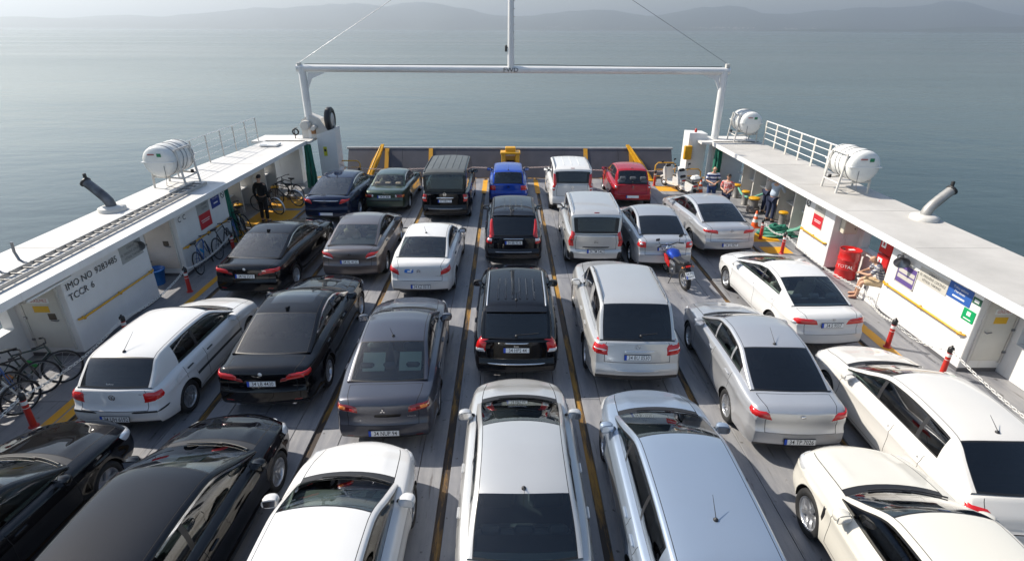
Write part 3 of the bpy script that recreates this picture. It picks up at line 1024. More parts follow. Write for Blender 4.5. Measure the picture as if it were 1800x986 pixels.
def ridge(name, D, sky_pts, depth, col, label, seed, rough=.20):
    """a hill range: skyline given as (bearing in degrees, height in metres)"""
    f = pchip(sky_pts); r2 = np.random.RandomState(seed)
    a0, a1 = sky_pts[0][0], sky_pts[-1][0]; n = 150; rows = 12
    ph = r2.rand(8) * 6.28; fr = np.array([1.3, 2.1, 3.7, 5.9, 9.1, 14.3, 23., 37.]); am = 1 / fr
    vs = []
    for j in range(rows + 1):
        v = j / rows
        for i in range(n + 1):
            a = a0 + (a1 - a0) * i / n
            h = max(f(a), 0)
            prof = math.sin(min(v / .62, 1) * math.pi / 2) ** 1.25 if v < .62 else math.cos((v - .62) / .38 * math.pi / 2)
            wob = sum(am * np.sin(fr * a * .35 + ph + v * fr * 1.7)) / 1.6
            z = h * prof * (1 + rough * wob * (1 if .05 < v < .95 else 0)) - (8 if v in (0, 1) else 0)
            d = D + depth * (v - .62) + depth * .05 * math.sin(a * .9 + seed)
            vs.append((d * math.tan(R(a)), d, z - 3.2))
    fs = [(j*(n+1)+i, j*(n+1)+i+1, (j+1)*(n+1)+i+1, (j+1)*(n+1)+i) for j in range(rows) for i in range(n)]
    mb = MB(); mb.add(vs, fs, True)
    m = mat(name + '_cover', col, .95, noise=(.0016, .45), spec=.1)
    o = mb.build(name, m); tag(o, label, 'hills', kind='structure'); return o
def sk(D, pts):   # bearings and heights of the skyline for a range D metres away
    return [(math.degrees(math.atan((x - 888) / 1065)), (53 - y) / 1170 * D) for x, y in pts]
ridge('far_hills', 15000, sk(15000, [(-500, 44), (-100, 40), (120, 36), (260, 31), (340, 25), (430, 22), (480, 19), (560, 13), (600, 7), (625, 5), (660, 9), (705, 8), (760, 14), (830, 18), (880, 25), (930, 30), (965, 23), (1020, 21), (1075, 20), (1110, 25), (1180, 18), (1270, 14), (1300, 17), (1340, 22), (1400, 20), (1460, 13), (1520, 10), (1600, 11), (1700, 7), (1740, 12), (1800, 19), (1950, 16), (2300, 30)]), 5200, (.05, .07, .05), 'long range of hills along the far shore', 3)
ridge('near_headland', 10500, sk(10500, [(1330, 52), (1420, 50), (1530, 48), (1600, 49), (1660, 46), (1740, 43), (1800, 44), (1900, 41), (2300, 40)]), 1400, (.04, .065, .035), 'low dark headland in front of the hills on the right', 5)
ridge('low_shore', 12500, sk(12500, [(-500, 38), (-60, 38), (20, 36), (100, 34), (160, 36), (230, 42), (330, 46), (520, 48), (800, 49), (1000, 47), (1200, 46), (1400, 49)]), 1500, (.06, .08, .05), 'low pale shoreline under the far hills', 9)
# a town on the far shore: too small to tell the houses apart
tb = MB(); r3 = random.Random(4)
for k in range(240):
    x = r3.gauss(1290, 70) if k < 170 else r3.uniform(950, 1100)
    a = math.atan((x - 888) / 1065); d = 11900 + r3.uniform(0, 500); hh = r3.uniform(8, 26)
    tb.box((d * math.tan(a), d, hh / 2 + r3.uniform(5, 55) - 3), (r3.uniform(15, 40), r3.uniform(15, 30), hh))
to = tb.build('far_town', mat('town_wall', (.62, .55, .48), .9)); tag(to, 'pale houses of a town scattered on the far shore', 'town', kind='stuff')

# ------------------------------------------------------------------ ferry deck
def deck_material():
    m = mat('deck_paint', (.34, .335, .335), .55)
    nt = m.node_tree; b = nt.nodes['Principled BSDF']
    tc = nt.nodes.new('ShaderNodeTexCoord')
    ge = nt.nodes.new('ShaderNodeNewGeometry')
    def nz(sc, st, det=6):
        mp = nt.nodes.new('ShaderNodeMapping'); mp.inputs['Scale'].default_value = st
        n = nt.nodes.new('ShaderNodeTexNoise'); n.inputs['Scale'].default_value = sc; n.inputs['Detail'].default_value = det; n.inputs['Roughness'].default_value = .65
        nt.links.new(ge.outputs['Position'], mp.inputs[0]); nt.links.new(mp.outputs[0], n.inputs[0]); return n
    n1 = nz(3.2, (1.6, .22, 1)); n2 = nz(.8, (1, .6, 1)); n3 = nz(26, (1, 1, 1), 3); n4 = nz(2.4, (5.0, .35, 1), 4)
    def ramp(n, a, bb, c1, c2):
        r = nt.nodes.new('ShaderNodeValToRGB'); r.color_ramp.elements[0].position = a; r.color_ramp.elements[1].position = bb
        r.color_ramp.elements[0].color = (*c1, 1); r.color_ramp.elements[1].color = (*c2, 1)
        nt.links.new(n.outputs[0], r.inputs[0]); return r
    r1 = ramp(n1, .3, .72, (.185, .194, .222), (.318, .322, .335)); r2 = ramp(n2, .35, .65, (.80, .80, .82), (1.08, 1.05, 1.0)); r4 = ramp(n4, .30, .40, (.52, .48, .45), (1, 1, 1))
    def mul(a, c):
        x = nt.nodes.new('ShaderNodeMix'); x.data_type = 'RGBA'; x.blend_type = 'MULTIPLY'; x.inputs[0].default_value = 1
        nt.links.new(a, x.inputs[6]); nt.links.new(c, x.inputs[7]); return x.outputs[2]
    n5 = nz(6.5, (1, .8, 1), 2); r5 = ramp(n5, .27, .33, (.35, .33, .32), (1, 1, 1)); n6 = nz(38, (1, 1, 1), 2); r6 = ramp(n6, .24, .28, (.45, .36, .30), (1, 1, 1))
    o = mul(mul(mul(mul(r1.outputs[0], r2.outputs[0]), r4.outputs[0]), r5.outputs[0]), r6.outputs[0])
    nt.links.new(o, b.inputs['Base Color'])
    mr = nt.nodes.new('ShaderNodeMapRange'); mr.inputs['To Min'].default_value = .32; mr.inputs['To Max'].default_value = .68
    nt.links.new(n1.outputs[0], mr.inputs[0]); nt.links.new(mr.outputs[0], b.inputs['Roughness'])
    bp = nt.nodes.new('ShaderNodeBump'); bp.inputs['Strength'].default_value = .18; bp.inputs['Distance'].default_value = .01
    nt.links.new(n3.outputs[0], bp.inputs['Height']); nt.links.new(bp.outputs[0], b.inputs['Normal'])
    return m
M_DECK = deck_material()
def worn(name, c1, c2, sc=7, lo=.42, hi=.58, rough=.6, st=(1, .5, 1)):
    m = mat(name, c1, rough); nt = m.node_tree; b = nt.nodes['Principled BSDF']
    ge = nt.nodes.new('ShaderNodeNewGeometry'); mp = nt.nodes.new('ShaderNodeMapping'); mp.inputs['Scale'].default_value = st
    n = nt.nodes.new('ShaderNodeTexNoise'); n.inputs['Scale'].default_value = sc; n.inputs['Detail'].default_value = 7; n.inputs['Roughness'].default_value = .7
    r = nt.nodes.new('ShaderNodeValToRGB'); r.color_ramp.elements[0].position = lo; r.color_ramp.elements[1].position = hi
    r.color_ramp.elements[0].color = (*c1, 1); r.color_ramp.elements[1].color = (*c2, 1)
    nt.links.new(ge.outputs['Position'], mp.inputs[0]); nt.links.new(mp.outputs[0], n.inputs[0]); nt.links.new(n.outputs[0], r.inputs[0]); nt.links.new(r.outputs[0], b.inputs['Base Color'])
    return m
M_YEL = worn('yellow_deck_paint', (.66, .32, .015), (.34, .27, .17), 5, .56, .70)
M_GROOVE = worn('lane_groove_paint', (.035, .024, .018), (.36, .19, .025), 1.1, .47, .60, st=(3, .35, 1))
M_YELP = mat('yellow_gloss_paint', (.72, .37, .012), .4, noise=(5, .25))
deck = empty('deck'); tag(deck, 'grey painted steel car deck of the ferry', 'deck', kind='structure')
GRV = [-8.15, -5.74, -3.44, -1.0, 1.43, 3.72, 6.03, 8.40]
bb = MB(); bb.box((0.1, 12.0, -.10), (22.4, 31, .12)); bb.build('groove_bed', M_GROOVE, deck)
_pl = {}
def plate_mesh(w, l):
    k = (round(w, 3), round(l, 3))
    if k not in _pl: _pl[k] = MB().box((0, 0, -.02), (w, l, .04), bev=.004).mesh('deck_plate')
    return _pl[k]
ycuts = [-3, 2.4, 8.6, 14.5, 20.6, 26.9]
def plates(x0, x1, off=0.0):
    for y0, y1 in zip(ycuts[:-1], ycuts[1:]):
        y0 += off if y0 > -3 else 0; y1 += off if y1 < 26 else 0
        inst('deck_plate', plate_mesh(x1 - x0 - .010, y1 - y0 - .010), M_DECK, deck, ((x0 + x1) / 2, (y0 + y1) / 2, 0))
for i in range(7):
    a, b_ = GRV[i] + .065, GRV[i+1] - .065
    for k, (u, v) in enumerate(((0, .17), (.17, .5), (.5, .83), (.83, 1))):
        plates(a + (b_ - a) * u, a + (b_ - a) * v, .5 * math.sin(i * 2.1 + k))
plates(-11.3, -9.9); plates(-9.9, -8.215, .4); plates(8.465, 9.95, .2); plates(9.95, 11.5)
# painted yellow lines and patches
def line(x0, x1, y0, y1, m=M_YEL, z=.004):
    mb = MB(); n = max(1, int((y1 - y0) / 2))
    mb.add([(x0, y0, z), (x1, y0, z), (x1, y1, z), (x0, y1, z)], [(0, 1, 2, 3)]); mb.build('yellow_line', m, deck)
line(-8.62, -8.44, 3, 17.5); line(-8.40, -8.22, 7.6, 9.0); line(8.72, 8.98, 3, 12.8); line(8.6, 9.5, 16.9, 17.5); line(8.6, 9.6, 18.0, 18.9); line(-9.9, -8.3, 19.6, 21.6); line(-9.9, -8.4, 21.9, 23.6); line(-9.9, -8.6, 17.9, 19.2)
line(7.0, 8.6, 24.6, 25.5); line(-8.3, -7.0, 24.9, 25.6); line(-1.12, -.90, 24.2, 26.6); line(1.32, 1.54, 24.2, 26.6); line(-3.55, -3.33, 24.2, 26.6)

# ------------------------------------------------------------------ side casings (houses, roof, outer wall)
def streaks(m, col=(.42, .30, .20), amt=.35):
    nt = m.node_tree; b = nt.nodes['Principled BSDF']; src = b.inputs['Base Color'].links[0].from_socket
    ge = nt.nodes.new('ShaderNodeNewGeometry'); mp = nt.nodes.new('ShaderNodeMapping'); mp.inputs['Scale'].default_value = (4.5, 4.5, .45)
    n = nt.nodes.new('ShaderNodeTexNoise'); n.inputs['Scale'].default_value = 1.6; n.inputs['Detail'].default_value = 5; n.inputs['Roughness'].default_value = .6
    mr = nt.nodes.new('ShaderNodeMapRange'); mr.inputs['From Min'].default_value = .60; mr.inputs['From Max'].default_value = .78; mr.inputs['To Max'].default_value = amt
    mx = nt.nodes.new('ShaderNodeMix'); mx.data_type = 'RGBA'; mx.inputs[7].default_value = (*col, 1)
    nt.links.new(ge.outputs['Position'], mp.inputs[0]); nt.links.new(mp.outputs[0], n.inputs[0]); nt.links.new(n.outputs[0], mr.inputs[0]); nt.links.new(mr.outputs[0], mx.inputs[0]); nt.links.new(src, mx.inputs[6]); nt.links.new(mx.outputs[2], b.inputs['Base Color'])
M_WARM = mat('ship_cream_paint', (.64, .62, .58), .5, noise=(2.0, .14))
M_ROOFP = mat('roof_grey_paint', (.52, .50, .47), .65, noise=(.7, .22))
M_ROOFL = mat('roof_white_paint', (.66, .645, .62), .55, noise=(.9, .12))
streaks(M_WHITE, amt=.30); streaks(M_WARM, amt=.35); streaks(M_ROOFL, (.40, .33, .26), .28); streaks(M_ROOFP, (.36, .30, .24), .30)
M_DKBASE = mat('kick_strip_grey', (.10, .10, .11), .6)
M_RUST = worn('rust_streak_white', (.74, .73, .70), (.36, .20, .10), 3.0, .66, .80)
def quadbox(mb, x0, x1, y0, y1, z0, z1):
    mb.box(((x0+x1)/2, (y0+y1)/2, (z0+z1)/2), (abs(x1-x0), abs(y1-y0), abs(z1-z0)))
def casing(sg, inner, blocks, lip, outer, label_side):
    root = empty('deck_casing', (sg * inner, 14, 0))
    tag(root, 'white steel side casing with flat roof along the %s of the car deck' % label_side, 'casing')
    def B(name, m, x0, x1, y0, y1, z0, z1, bev=0.0):
        mb = MB(); mb.box((sg*(x0+x1)/2 - sg*inner, (y0+y1)/2 - 14, (z0+z1)/2), (abs(x1-x0), y1-y0, z1-z0), bev=bev); return mb.build(name, m, root)
    for a, b in blocks:
        B('house_wall', M_WHITE, inner, 10.64, a, b, .02, 1.985, .012)
        k = B('kick_strip', M_DKBASE, inner - .012, 10.6, a - .012, b + .012, .0, .085)
    # roof
    mb = MB(); lp = lip
    poly = [(sg*lp[0] - sg*inner, -2 - 14), (sg*outer[0] - sg*inner, -2 - 14), (sg*outer[1] - sg*inner, 20 - 14), (sg*outer[2] - sg*inner, 25.3 - 14), (sg*lp[1] - sg*inner, 25.3 - 14)]
    mb.prism(poly, 1.99, 2.12); mb.build('roof_slab', M_ROOFL if sg < 0 else M_ROOFP, root)
    mb = MB(); e0, e1 = sg*lp[0] - sg*inner, sg*lp[1] - sg*inner
    mb.prism([(e0 - sg*.022, -16), (e0 + sg*.03, -16), (e1 + sg*.03, 11.3), (e1 - sg*.022, 11.3)], 1.975, 2.135); mb.build('roof_edge', M_WHITE, root)
    # outer wall with openings in the bays
    ow0, ow1 = 10.62, 10.86
    edges = [-2.0] + [v for ab in blocks for v in ab]
    bays = [(blocks[i][1], blocks[i+1][0]) for i in range(len(blocks) - 1)]
    B('outer_wall', M_WHITE, ow0, ow1, -2, 18.2 if sg < 0 else 17.35, 0, .78)
    B('outer_wall_head', M_WHITE, ow0, ow1, -2, 18.2 if sg < 0 else 17.35, 1.74, 1.985)
    for a, b in blocks: B('outer_wall_pier', M_WHITE, ow0 + .003, ow1 - .003, a - .18, b + .18, .782, 1.738)
    B('hull_plate', mat('hull_white', (.70, .70, .69), .5), 11.22, 11.32, -2, 25.4, -3.4, .55)
    # forward open part: frames, sill shelf, lower wall
    f0 = blocks[-1][1]
    B('outer_wall_forward', M_WHITE, 11.0, 11.15, f0, 25.3, 0, .72)
    B('wall_shelf', M_WHITE, 10.72, 11.16, f0 + .1, 25.2, .722, .765)
    B('outer_wall_forward_head', M_WHITE, 11.0, 11.15, f0, 25.3, 1.72, 1.985)
    ys = np.arange(f0 + .75, 25.0, 1.18)
    for k, y in enumerate(ys):
        B('wall_frame', M_WARM, 10.42, 11.0, y, y + .07, .02, 1.985)
        if k % 2 == 0: B('wall_panel', M_WHITE, 11.01, 11.14, y - .45, y + .75, .768, 1.718)
        else: B('wall_post', M_WHITE, 10.98, 11.13, y + .30, y + .42, .768, 1.718)
    for k, y in enumerate(ys[1::2]):
        mb = MB(); mb.tube([(sg*(10.98 - inner), y - 14 - .2, .05), (sg*(10.98 - inner), y - 14 - .2, 1.95)], .045, 8); mb.build('wall_pipe', M_WARM, root)
    # roof seams
    for k, y in enumerate(np.arange(3.2, 25, 2.9)):
        mb = MB(); mb.box((sg*((lp[0]+outer[1])/2 - inner), y - 14, 2.1215), (outer[1] - lp[0] - .12, .03, .006)); mb.build('roof_weld', M_ROOFP, root)
    return root
cl = casing(-1, 9.45, [(2.0, 7.6), (10.7, 13.65), (15.1, 18.15)], (9.36, 8.98), (11.25, 11.3, 10.8), 'left')
cr = casing(1, 9.75, [(2.0, 7.4), (10.0, 12.9), (15.55, 17.3)], (9.44, 9.30), (11.45, 11.65, 11.45), 'right')

# doors on the aft faces of the houses and hatches
def panel_door(name, sg, xa, xb, y, z0, z1, m, label, num=None, sign=None, yellow=False, notice=False):
    r = empty(name, (sg*(xa+xb)/2, y, 0)); tag(r, label, 'door')
    w = abs(xb - xa)
    mb = MB(); mb.box((0, -.014, (z0+z1)/2), (w, .03, z1-z0), bev=.012); mb.build('door_leaf', m, r)
    fr = MB()
    for dx in (-w/2 - .025, w/2 + .025): fr.box((dx, -.012, (z0+z1)/2), (.04, .036, z1-z0+.1))
    fr.box((0, -.012, z1 + .03), (w + .09, .036, .04)); fr.build('door_frame', M_WARM, r)
    for z in (z0 + .22, (z0+z1)/2, z1 - .22):
        h = MB(); h.box((sg*(w/2 + .01), -.04, z), (.075, .03, .05), bev=.008); h.build('hinge', M_ALLOYD, r)
    h = MB(); h.tube([(-sg*w*.36, -.03, (z0+z1)/2 - .06), (-sg*w*.36, -.075, (z0+z1)/2 - .06), (-sg*w*.20, -.075, (z0+z1)/2 - .04)], .013, 6); h.build('handle', M_ALLOYD, r)
    if num: inst('door_number', text_mesh(num, .16), mat('sign_red_ink', (.45, .05, .03), .5), r, (-.05, -.0315, z1 - .17), (R(90), 0, 0))
    if sign:
        s = MB(); s.box((0, -.032, z1 - .34), (w*.56, .006, .12)); so_ = s.build('door_sign', M_PLATE, r)
        inst('lettering', text_mesh(sign, .105), mat('sign_red_ink', (.45, .05, .03), .5), so_, (0, -.0365, z1 - .34), (R(90), 0, 0), (min(1, w*.52/.55), 1, 1))
    if yellow:
        s = MB(); s.box((0, -.032, z1 - .54), (w*.42, .006, .15)); s.build('warning_label', mat('sign_yellow', (.72, .42, .02), .5), r)
    if notice:
        s = MB(); s.box((w*.22, -.032, z1 - .72), (.16, .008, .15)); s.build('door_plate', mat('bronze_plate', (.09, .07, .05), .4), r)
    return r
M_DOOR = mat('door_cream_paint', (.66, .64, .58), .5, noise=(2, .12))
panel_door('casing_door', -1, -9.62 * -1, 10.42, 10.695, .22, 1.72, M_DOOR, 'cream steel door numbered 2 with red lettering on the left casing', '2', 'GİRİLMEZ', True, True)
panel_door('casing_door', -1, 9.62, 10.42, 15.095, .25, 1.75, mat('door_pink_cream', (.68, .60, .53), .5, noise=(2, .12)), 'plain beige steel door in the bay between the left houses', notice=True)
panel_door('casing_door', 1, 9.92, 10.56, 9.995, .28, 1.80, M_DOOR, 'cream steel door numbered 1 with red lettering on the right casing', '1', 'GİRİLMEZ', True)

# ------------------------------------------------------------------ bow: ramp, towers, goal-post mast
M_RAMP = mat('ramp_grey_paint', (.075, .075, .092), .5, noise=(1.2, .35, (1, 1, .4)))
rp = empty('bow_ramp', (.1, 27.2, 0)); tag(rp, 'raised grey steel bow ramp closing the front of the deck', 'ramp')
for k in range(6):
    x0 = -8.05 + k * 2.72
    mb = MB(); mb.prism([(0, -.1), (.10, -.1), (1.05, 1.20), (.95, 1.22)], x0 + .006, x0 + 2.714, axis='X'); mb.build('ramp_plate', M_RAMP, rp)
mb = MB(); mb.box((.1, 1.02, 1.24), (16.5, .16, .10), bev=.02); mb.build('ramp_top_rail', mat('ramp_rail_grey', (.36, .37, .38), .5, noise=(3, .2)), rp)
for x in (-6.1, -3.9, 3.9, 6.2):
    mb = MB(); mb.prism([(-.015, -.08), (-.03, -.06), (.92, 1.24), (.945, 1.225)], x - .10, x + .10, axis='X'); mb.build('ramp_yellow_stripe', M_YEL, rp)
def strut(x, dx, label):
    r = empty('ramp_strut', (x, 26.55, 0)); tag(r, label, 'strut', 'yellow ramp struts')
    mb = MB(); M3 = Matrix.Rotation(math.atan2(dx, 1.5), 3, 'Y')
    a, b = Vector((0, 0, .02)), Vector((dx, 1.55, 1.42)); d = (b - a)
    side = Vector((1, 0, 0)); up = side.cross(d).normalized()
    def sec(p, w, h): return [p - side*w - up*h, p + side*w - up*h, p + side*w + up*h, p - side*w + up*h]
    vs = sec(a, .12, .06) + sec(a + d*.5, .15, .09) + sec(b, .07, .05)
    fs = [(4*i + j, 4*i + (j+1) % 4, 4*i + 4 + (j+1) % 4, 4*i + 4 + j) for i in range(2) for j in range(4)] + [(0, 1, 2, 3), (8, 9, 10, 11)]
    mb.add(vs, fs); mb.build('strut_beam', M_YELP, r)
    mb = MB(); mb.box((0, 0, .03), (.5, .34, .06), bev=.01); mb.build('strut_foot', M_YELP, r)
    mb = MB(); mb.tube([a + up*.14 + d*.1, a + up*.16 + d*.9], .035, 8); mb.build('strut_ram', M_YELP, r)
strut(-6.75, .55, 'yellow sloping ramp strut on the left behind the dark blue car')
strut(7.05, -.95, 'yellow sloping ramp strut on the right behind the red car')
# winch box in the middle
r = empty('winch_house', (.2, 27.0, 0)); tag(r, 'yellow steel winch box at the middle of the bow ramp', 'winch box')
mb = MB()
for dx in (-.34, .34): mb.box((dx, 0, .62), (.20, .5, 1.24), bev=.015)
mb.box((0, .12, .6), (.5, .24, 1.0)); mb.build('side_cheek', M_YELP, r)
mb = MB(); mb.box((0, 0, 1.27), (.96, .6, .10), bev=.015); mb.build('top_plate', M_YELP, r)
mb = MB(); mb.box((0, .05, 1.42), (.5, .36, .2), bev=.02); mb.build('motor_cover', M_YELP, r)
mb = MB(); mb.lathe([(.20, -.17), (.20, .17)], 14, axis='X', c=(0, -.08, .7)); mb.build('drum', M_BLACK, r)
# yellow hoop rails at the corners
def hoop(x, y, label, w=.95):
    r = empty('hoop_rail', (x, y, 0)); tag(r, label, 'railing', 'yellow hoop rails by the ramp')
    mb = MB()
    pts = [(-w/2, 0, 0), (-w/2, 0, .88), (-w/2 + .12, 0, 1.0), (w/2 - .12, 0, 1.0), (w/2, 0, .88), (w/2, 0, 0)]
    mb.tube(pts, .028, 8); mb.build('hoop', M_YELP, r)
    for z in (.36, .68):
        b = MB(); b.tube([(-w/2, 0, z), (w/2, 0, z)], .02, 8); b.build('mid_rail', M_YELP, r)
hoop(-7.45, 26.3, 'yellow tubular hoop rail beside the left tower'); hoop(7.55, 26.0, 'yellow tubular hoop rail beside the right tower'); hoop(8.45, 24.7, 'yellow tubular hoop rail behind the white scooters', .7)

def tower(sg, x0, x1, zin, zout, label):
    r = empty('bow_tower', (sg*(x0+x1)/2, 26.1, 0)); tag(r, label, 'tower')
    c = (x0+x1)/2
    mb = MB(); mb.prism([(sg*(x0 - c), 0), (sg*(x1 - c), 0), (sg*(x1 - c), zout), (sg*(x0 - c), zin)], -.35, .5, axis='Y'); mb.build('tower_wall', M_WHITE, r)
    mb = MB(); mb.box((sg*(10.4 - c + .0), .1, 1.05), (1.5, .5, 2.1)); mb.build('rear_wall', M_WHITE, r)
    mb = MB(); mb.box((sg*(10.1 - c), -.2, 2.07), (2.6, 1.6, .10)); mb.build('tower_platform', M_ROOFL, r)
    mb = MB(); mb.box((sg*(x0 - c) - sg*.03, .05, .35), (.14, .8, .7), bev=.03); mb.build('hinge_block', M_WHITE, r)
    return r, c
tl, tcx = tower(-1, 7.82, 8.66, 2.58, 2.30, 'white steel tower at the bow on the left with winch on top')
for zz, col in ((1.72, (.62, .62, .03)), ):
    mb = MB(); mb.box((tcx - 8.35, -.353, 1.55), (.16, .006, .42)); a = mb.build('warning_label', mat('label_yellow_green', (.60, .58, .04), .5), tl)
    mb = MB(); mb.box((tcx - 8.35, -.358, 1.60), (.10, .004, .12)); mb.build('warning_symbol', M_INK, a)
trr, tcr = tower(1, 8.42, 9.25, 2.42, 2.38, 'white steel tower at the bow on the right with yellow control box')
mb = MB(); mb.box((8.52 - tcr - .12, -.46, 1.55), (.34, .2, .62), bev=.02); cb = mb.build('control_box', M_YELP, trr)
mb = MB()
for k in range(5): mb.box((8.52 - tcr + .09, -.46 + .0, 1.3 + k*.10), (.08, .16, .03))
mb.build('cable_glands', M_WARM, cb)
mb = MB(); mb.lathe([(.06, 0), (.06, .10), (.035, .16), (.001, .17)], 10, c=(8.7 - tcr, -.3, 2.45)); mb.build('signal_lamp', mat('lamp_red', (.5, .03, .02), .3), trr)
# winch on the left tower
wv = empty('mooring_winch', (-8.6, 26.2, 2.12)); tag(wv, 'white mooring winch with black wheel on the left tower', 'winch')
mb = MB(); mb.prism([(-.75, 0), (.45, 0), (.45, .35), (.15, .85), (-.35, 1.05), (-.7, .8)], -.35, .3, axis='Y'); mb.build('winch_housing', M_WARM, wv)
mb = MB(); mb.lathe([(.30, .02), (.50, .02), (.54, .06), (.54, .22), (.50, .26), (.30, .26), (.30, .02)], 28, axis='X', c=(.40, -.1, .82)); mb.build('winch_wheel', M_BLACK, wv)
mb = MB(); mb.lathe([(.001, .27), (.34, .27), (.36, .02)], 24, axis='X', c=(.38, -.1, .82)); mb.build('wheel_hub', M_WARM, wv)
mb = MB(); mb.prism([(.52, .15), (.74, .1), (.62, 1.35), (.50, 1.30)], -.02, .03, axis='Y'); mb.build('guard_plate', M_WARM, wv)
mb = MB(); mb.lathe([(.17, -.2), (.2, -.2), (.2, .2), (.17, .2)], 14, axis='Y', c=(-.45, -.55, .62)); mb.lathe([(.1, -.25), (.1, .25)], 10, axis='Y', c=(-.1, -.5, .5)); mb.build('winch_motor', M_WARM, wv)
mb = MB(); mb.box((-.2, -.35, .30), (.2, .12, .2), bev=.02); mb.build('brake_box', mat('rust_brown', (.32, .16, .07), .8), wv)
mb = MB(); mb.tube([(-1.05, -.4, .0), (-1.05, -.4, .45), (-.9, -.4, .5)], .02, 6); mb.lathe([(.10, -.02), (.16, -.02), (.16, .02), (.10, .02), (.10, -.02)], 12, axis='Y', c=(-1.0, -.42, .30)); mb.build('hand_wheel', M_BLACK, wv)
# goal post mast
gp = empty('goal_post_mast', (.35, 26.0, 0)); tag(gp, 'white goal post mast spanning the deck with FWD on its beam', 'mast')
mb = MB(); mb.tube([(-9.33, 0, 2.1), (-9.33, 0, 5.2)], .165, 16); mb.build('post', M_WHITE, gp)
mb = MB(); mb.tube([(9.33, 0, 2.1), (9.33, 0, 5.1)], .165, 16); mb.build('post', M_WHITE, gp)
mb = MB(); mb.tube([(-9.55, 0, 5.12), (9.55, 0, 5.06)], .145, 16); mb.build('beam', M_WHITE, gp)
for sg in (-1, 1):
    mb = MB(); mb.prism([(sg*9.2, 4.2), (sg*9.1, 4.95), (sg*8.3, 4.95), (sg*8.95, 4.7)], -.03, .03, axis='Y'); mb.build('corner_bracket', M_WHITE, gp)
    mb = MB(); mb.box((sg*9.42, 0, 5.28), (.16, .2, .16), bev=.02); mb.build('wire_lug', M_WARM, gp)
    mb = MB(); mb.tube([(sg*9.42, 0, 5.35), (sg*.05 - .15, .0, 10.7)], .009, 5); mb.build('stay_wire', M_ALLOYD, gp)
mb = MB(); mb.tube([(-.15, 0, 5.1), (-.15, 0, 11.2)], [.15, .10], 14); mb.build('top_mast', M_WHITE, gp)
mb = MB()
for k in range(18): mb.box((-.02, 0, 5.4 + k*.3), (.09, .22, .02))
mb.build('mast_step', M_WARM, gp)['kind'] = 'stuff'
mb = MB(); mb.lathe([(.001, -.14), (.05, -.12), (.05, .10), (.03, .14), (.001, .15)], 10, c=(-.36, 0, 5.95)); mb.tube([(-.36, 0, 5.98), (-.15, 0, 5.98)], .015, 5); mb.build('mast_lamp', M_BLACK, gp)
inst('lettering', text_mesh('FWD', .25), M_INK, gp, (-.15, -.150, 5.08), (R(90), 0, 0), (1.2, 1, 1))
mb = MB(); mb.tube([(-9.2, .05, 5.30), (-5, .05, 5.27), (-.2, .05, 5.28), (.3, .05, 5.30), (5, .05, 5.24), (9.2, .05, 5.24)], .012, 5); mb.build('beam_cable', M_BLACK, gp)

# ------------------------------------------------------------------ the parked cars
P_WHITE = paint('paint_white', (.64, .64, .635)); P_WHITE2 = paint('paint_pearl_white', (.62, .605, .575)); P_CREAM = paint('paint_cream', (.62, .60, .54))
P_BLACK = paint('paint_black', (.003, .003, .0045)); P_BLACK2 = paint('paint_black_metallic', (.006, .006, .009), .3)
P_SILVER = paint('paint_silver', (.50, .51, .53), .55, .33); P_SILVER2 = paint('paint_warm_silver', (.56, .56, .55), .5, .33); P_SBLUE = paint('paint_ice_blue', (.33, .40, .50), .55, .32)
P_GREY = paint('paint_dark_grey', (.060, .064, .085), .5, .33); P_TAUPE = paint('paint_taupe', (.120, .102, .100), .5, .33)
P_NAVY = paint('paint_navy', (.008, .016, .045), .35); P_GREEN = paint('paint_green', (.035, .065, .045), .4, .35); P_BLUE = paint('paint_blue', (.010, .055, .36), .2)
P_RED = paint('paint_red', (.36, .010, .022), .15); P_VANGREY = mat('van_roof_grey', (.10, .105, .10), .4, noise=(2, .25))

def sedan(P, L=4.57, W=1.77, H=1.46, wb=2.63, deck=1.04, rb=.62, rt=1.42, wt=2.05, wbs=1.22, **k):
    d = dict(L=L, W=W, H=H, wb=wb, kind='sedan', rb=(rb, deck), rt=(rt, H-.055), wt=(L-wt, H-.05), wbs=(L-wbs, k.pop('cowl', .99)), paint=P); d.update(k)
    return Car('sedan', d)
def hatch(P, L=4.15, W=1.74, H=1.45, wb=2.51, base=.98, rb=.14, rt=.52, wt=1.85, wbs=1.12, **k):
    d = dict(L=L, W=W, H=H, wb=wb, kind='hatch', rb=(rb, base), rt=(rt, H-.05), wt=(L-wt, H-.05), wbs=(L-wbs, k.pop('cowl', .98)), paint=P, fo=k.pop('fo', .85)); d.update(k)
    return Car('hatch', d)
def headlamps(c, z0=.56, z1=.74, q0=.62, q1=1.40, m=None):
    c.sym('head_lamp', [(q0, z0), (q1 - .06, z0 + .05), (q1, z1), (q0 + .04, z1 - .03)], m or M_CLEAR, fn=c.front_pt, out=.02)
def bumper_strip(c, z=.545, q1=1.28, h=.05):
    c.sym('bumper_strip', [(.40, z - h/2), (q1, z - h/2), (q1, z + h/2), (.40, z + h/2)], M_BLACK, n=12, k=2, out=.012)
def reflectors(c, z=.42):
    c.sym('reflector', [(.68, z - .02), (.9, z - .02), (.9, z + .02), (.68, z + .02)], M_REDD, n=4, k=2, out=.004)

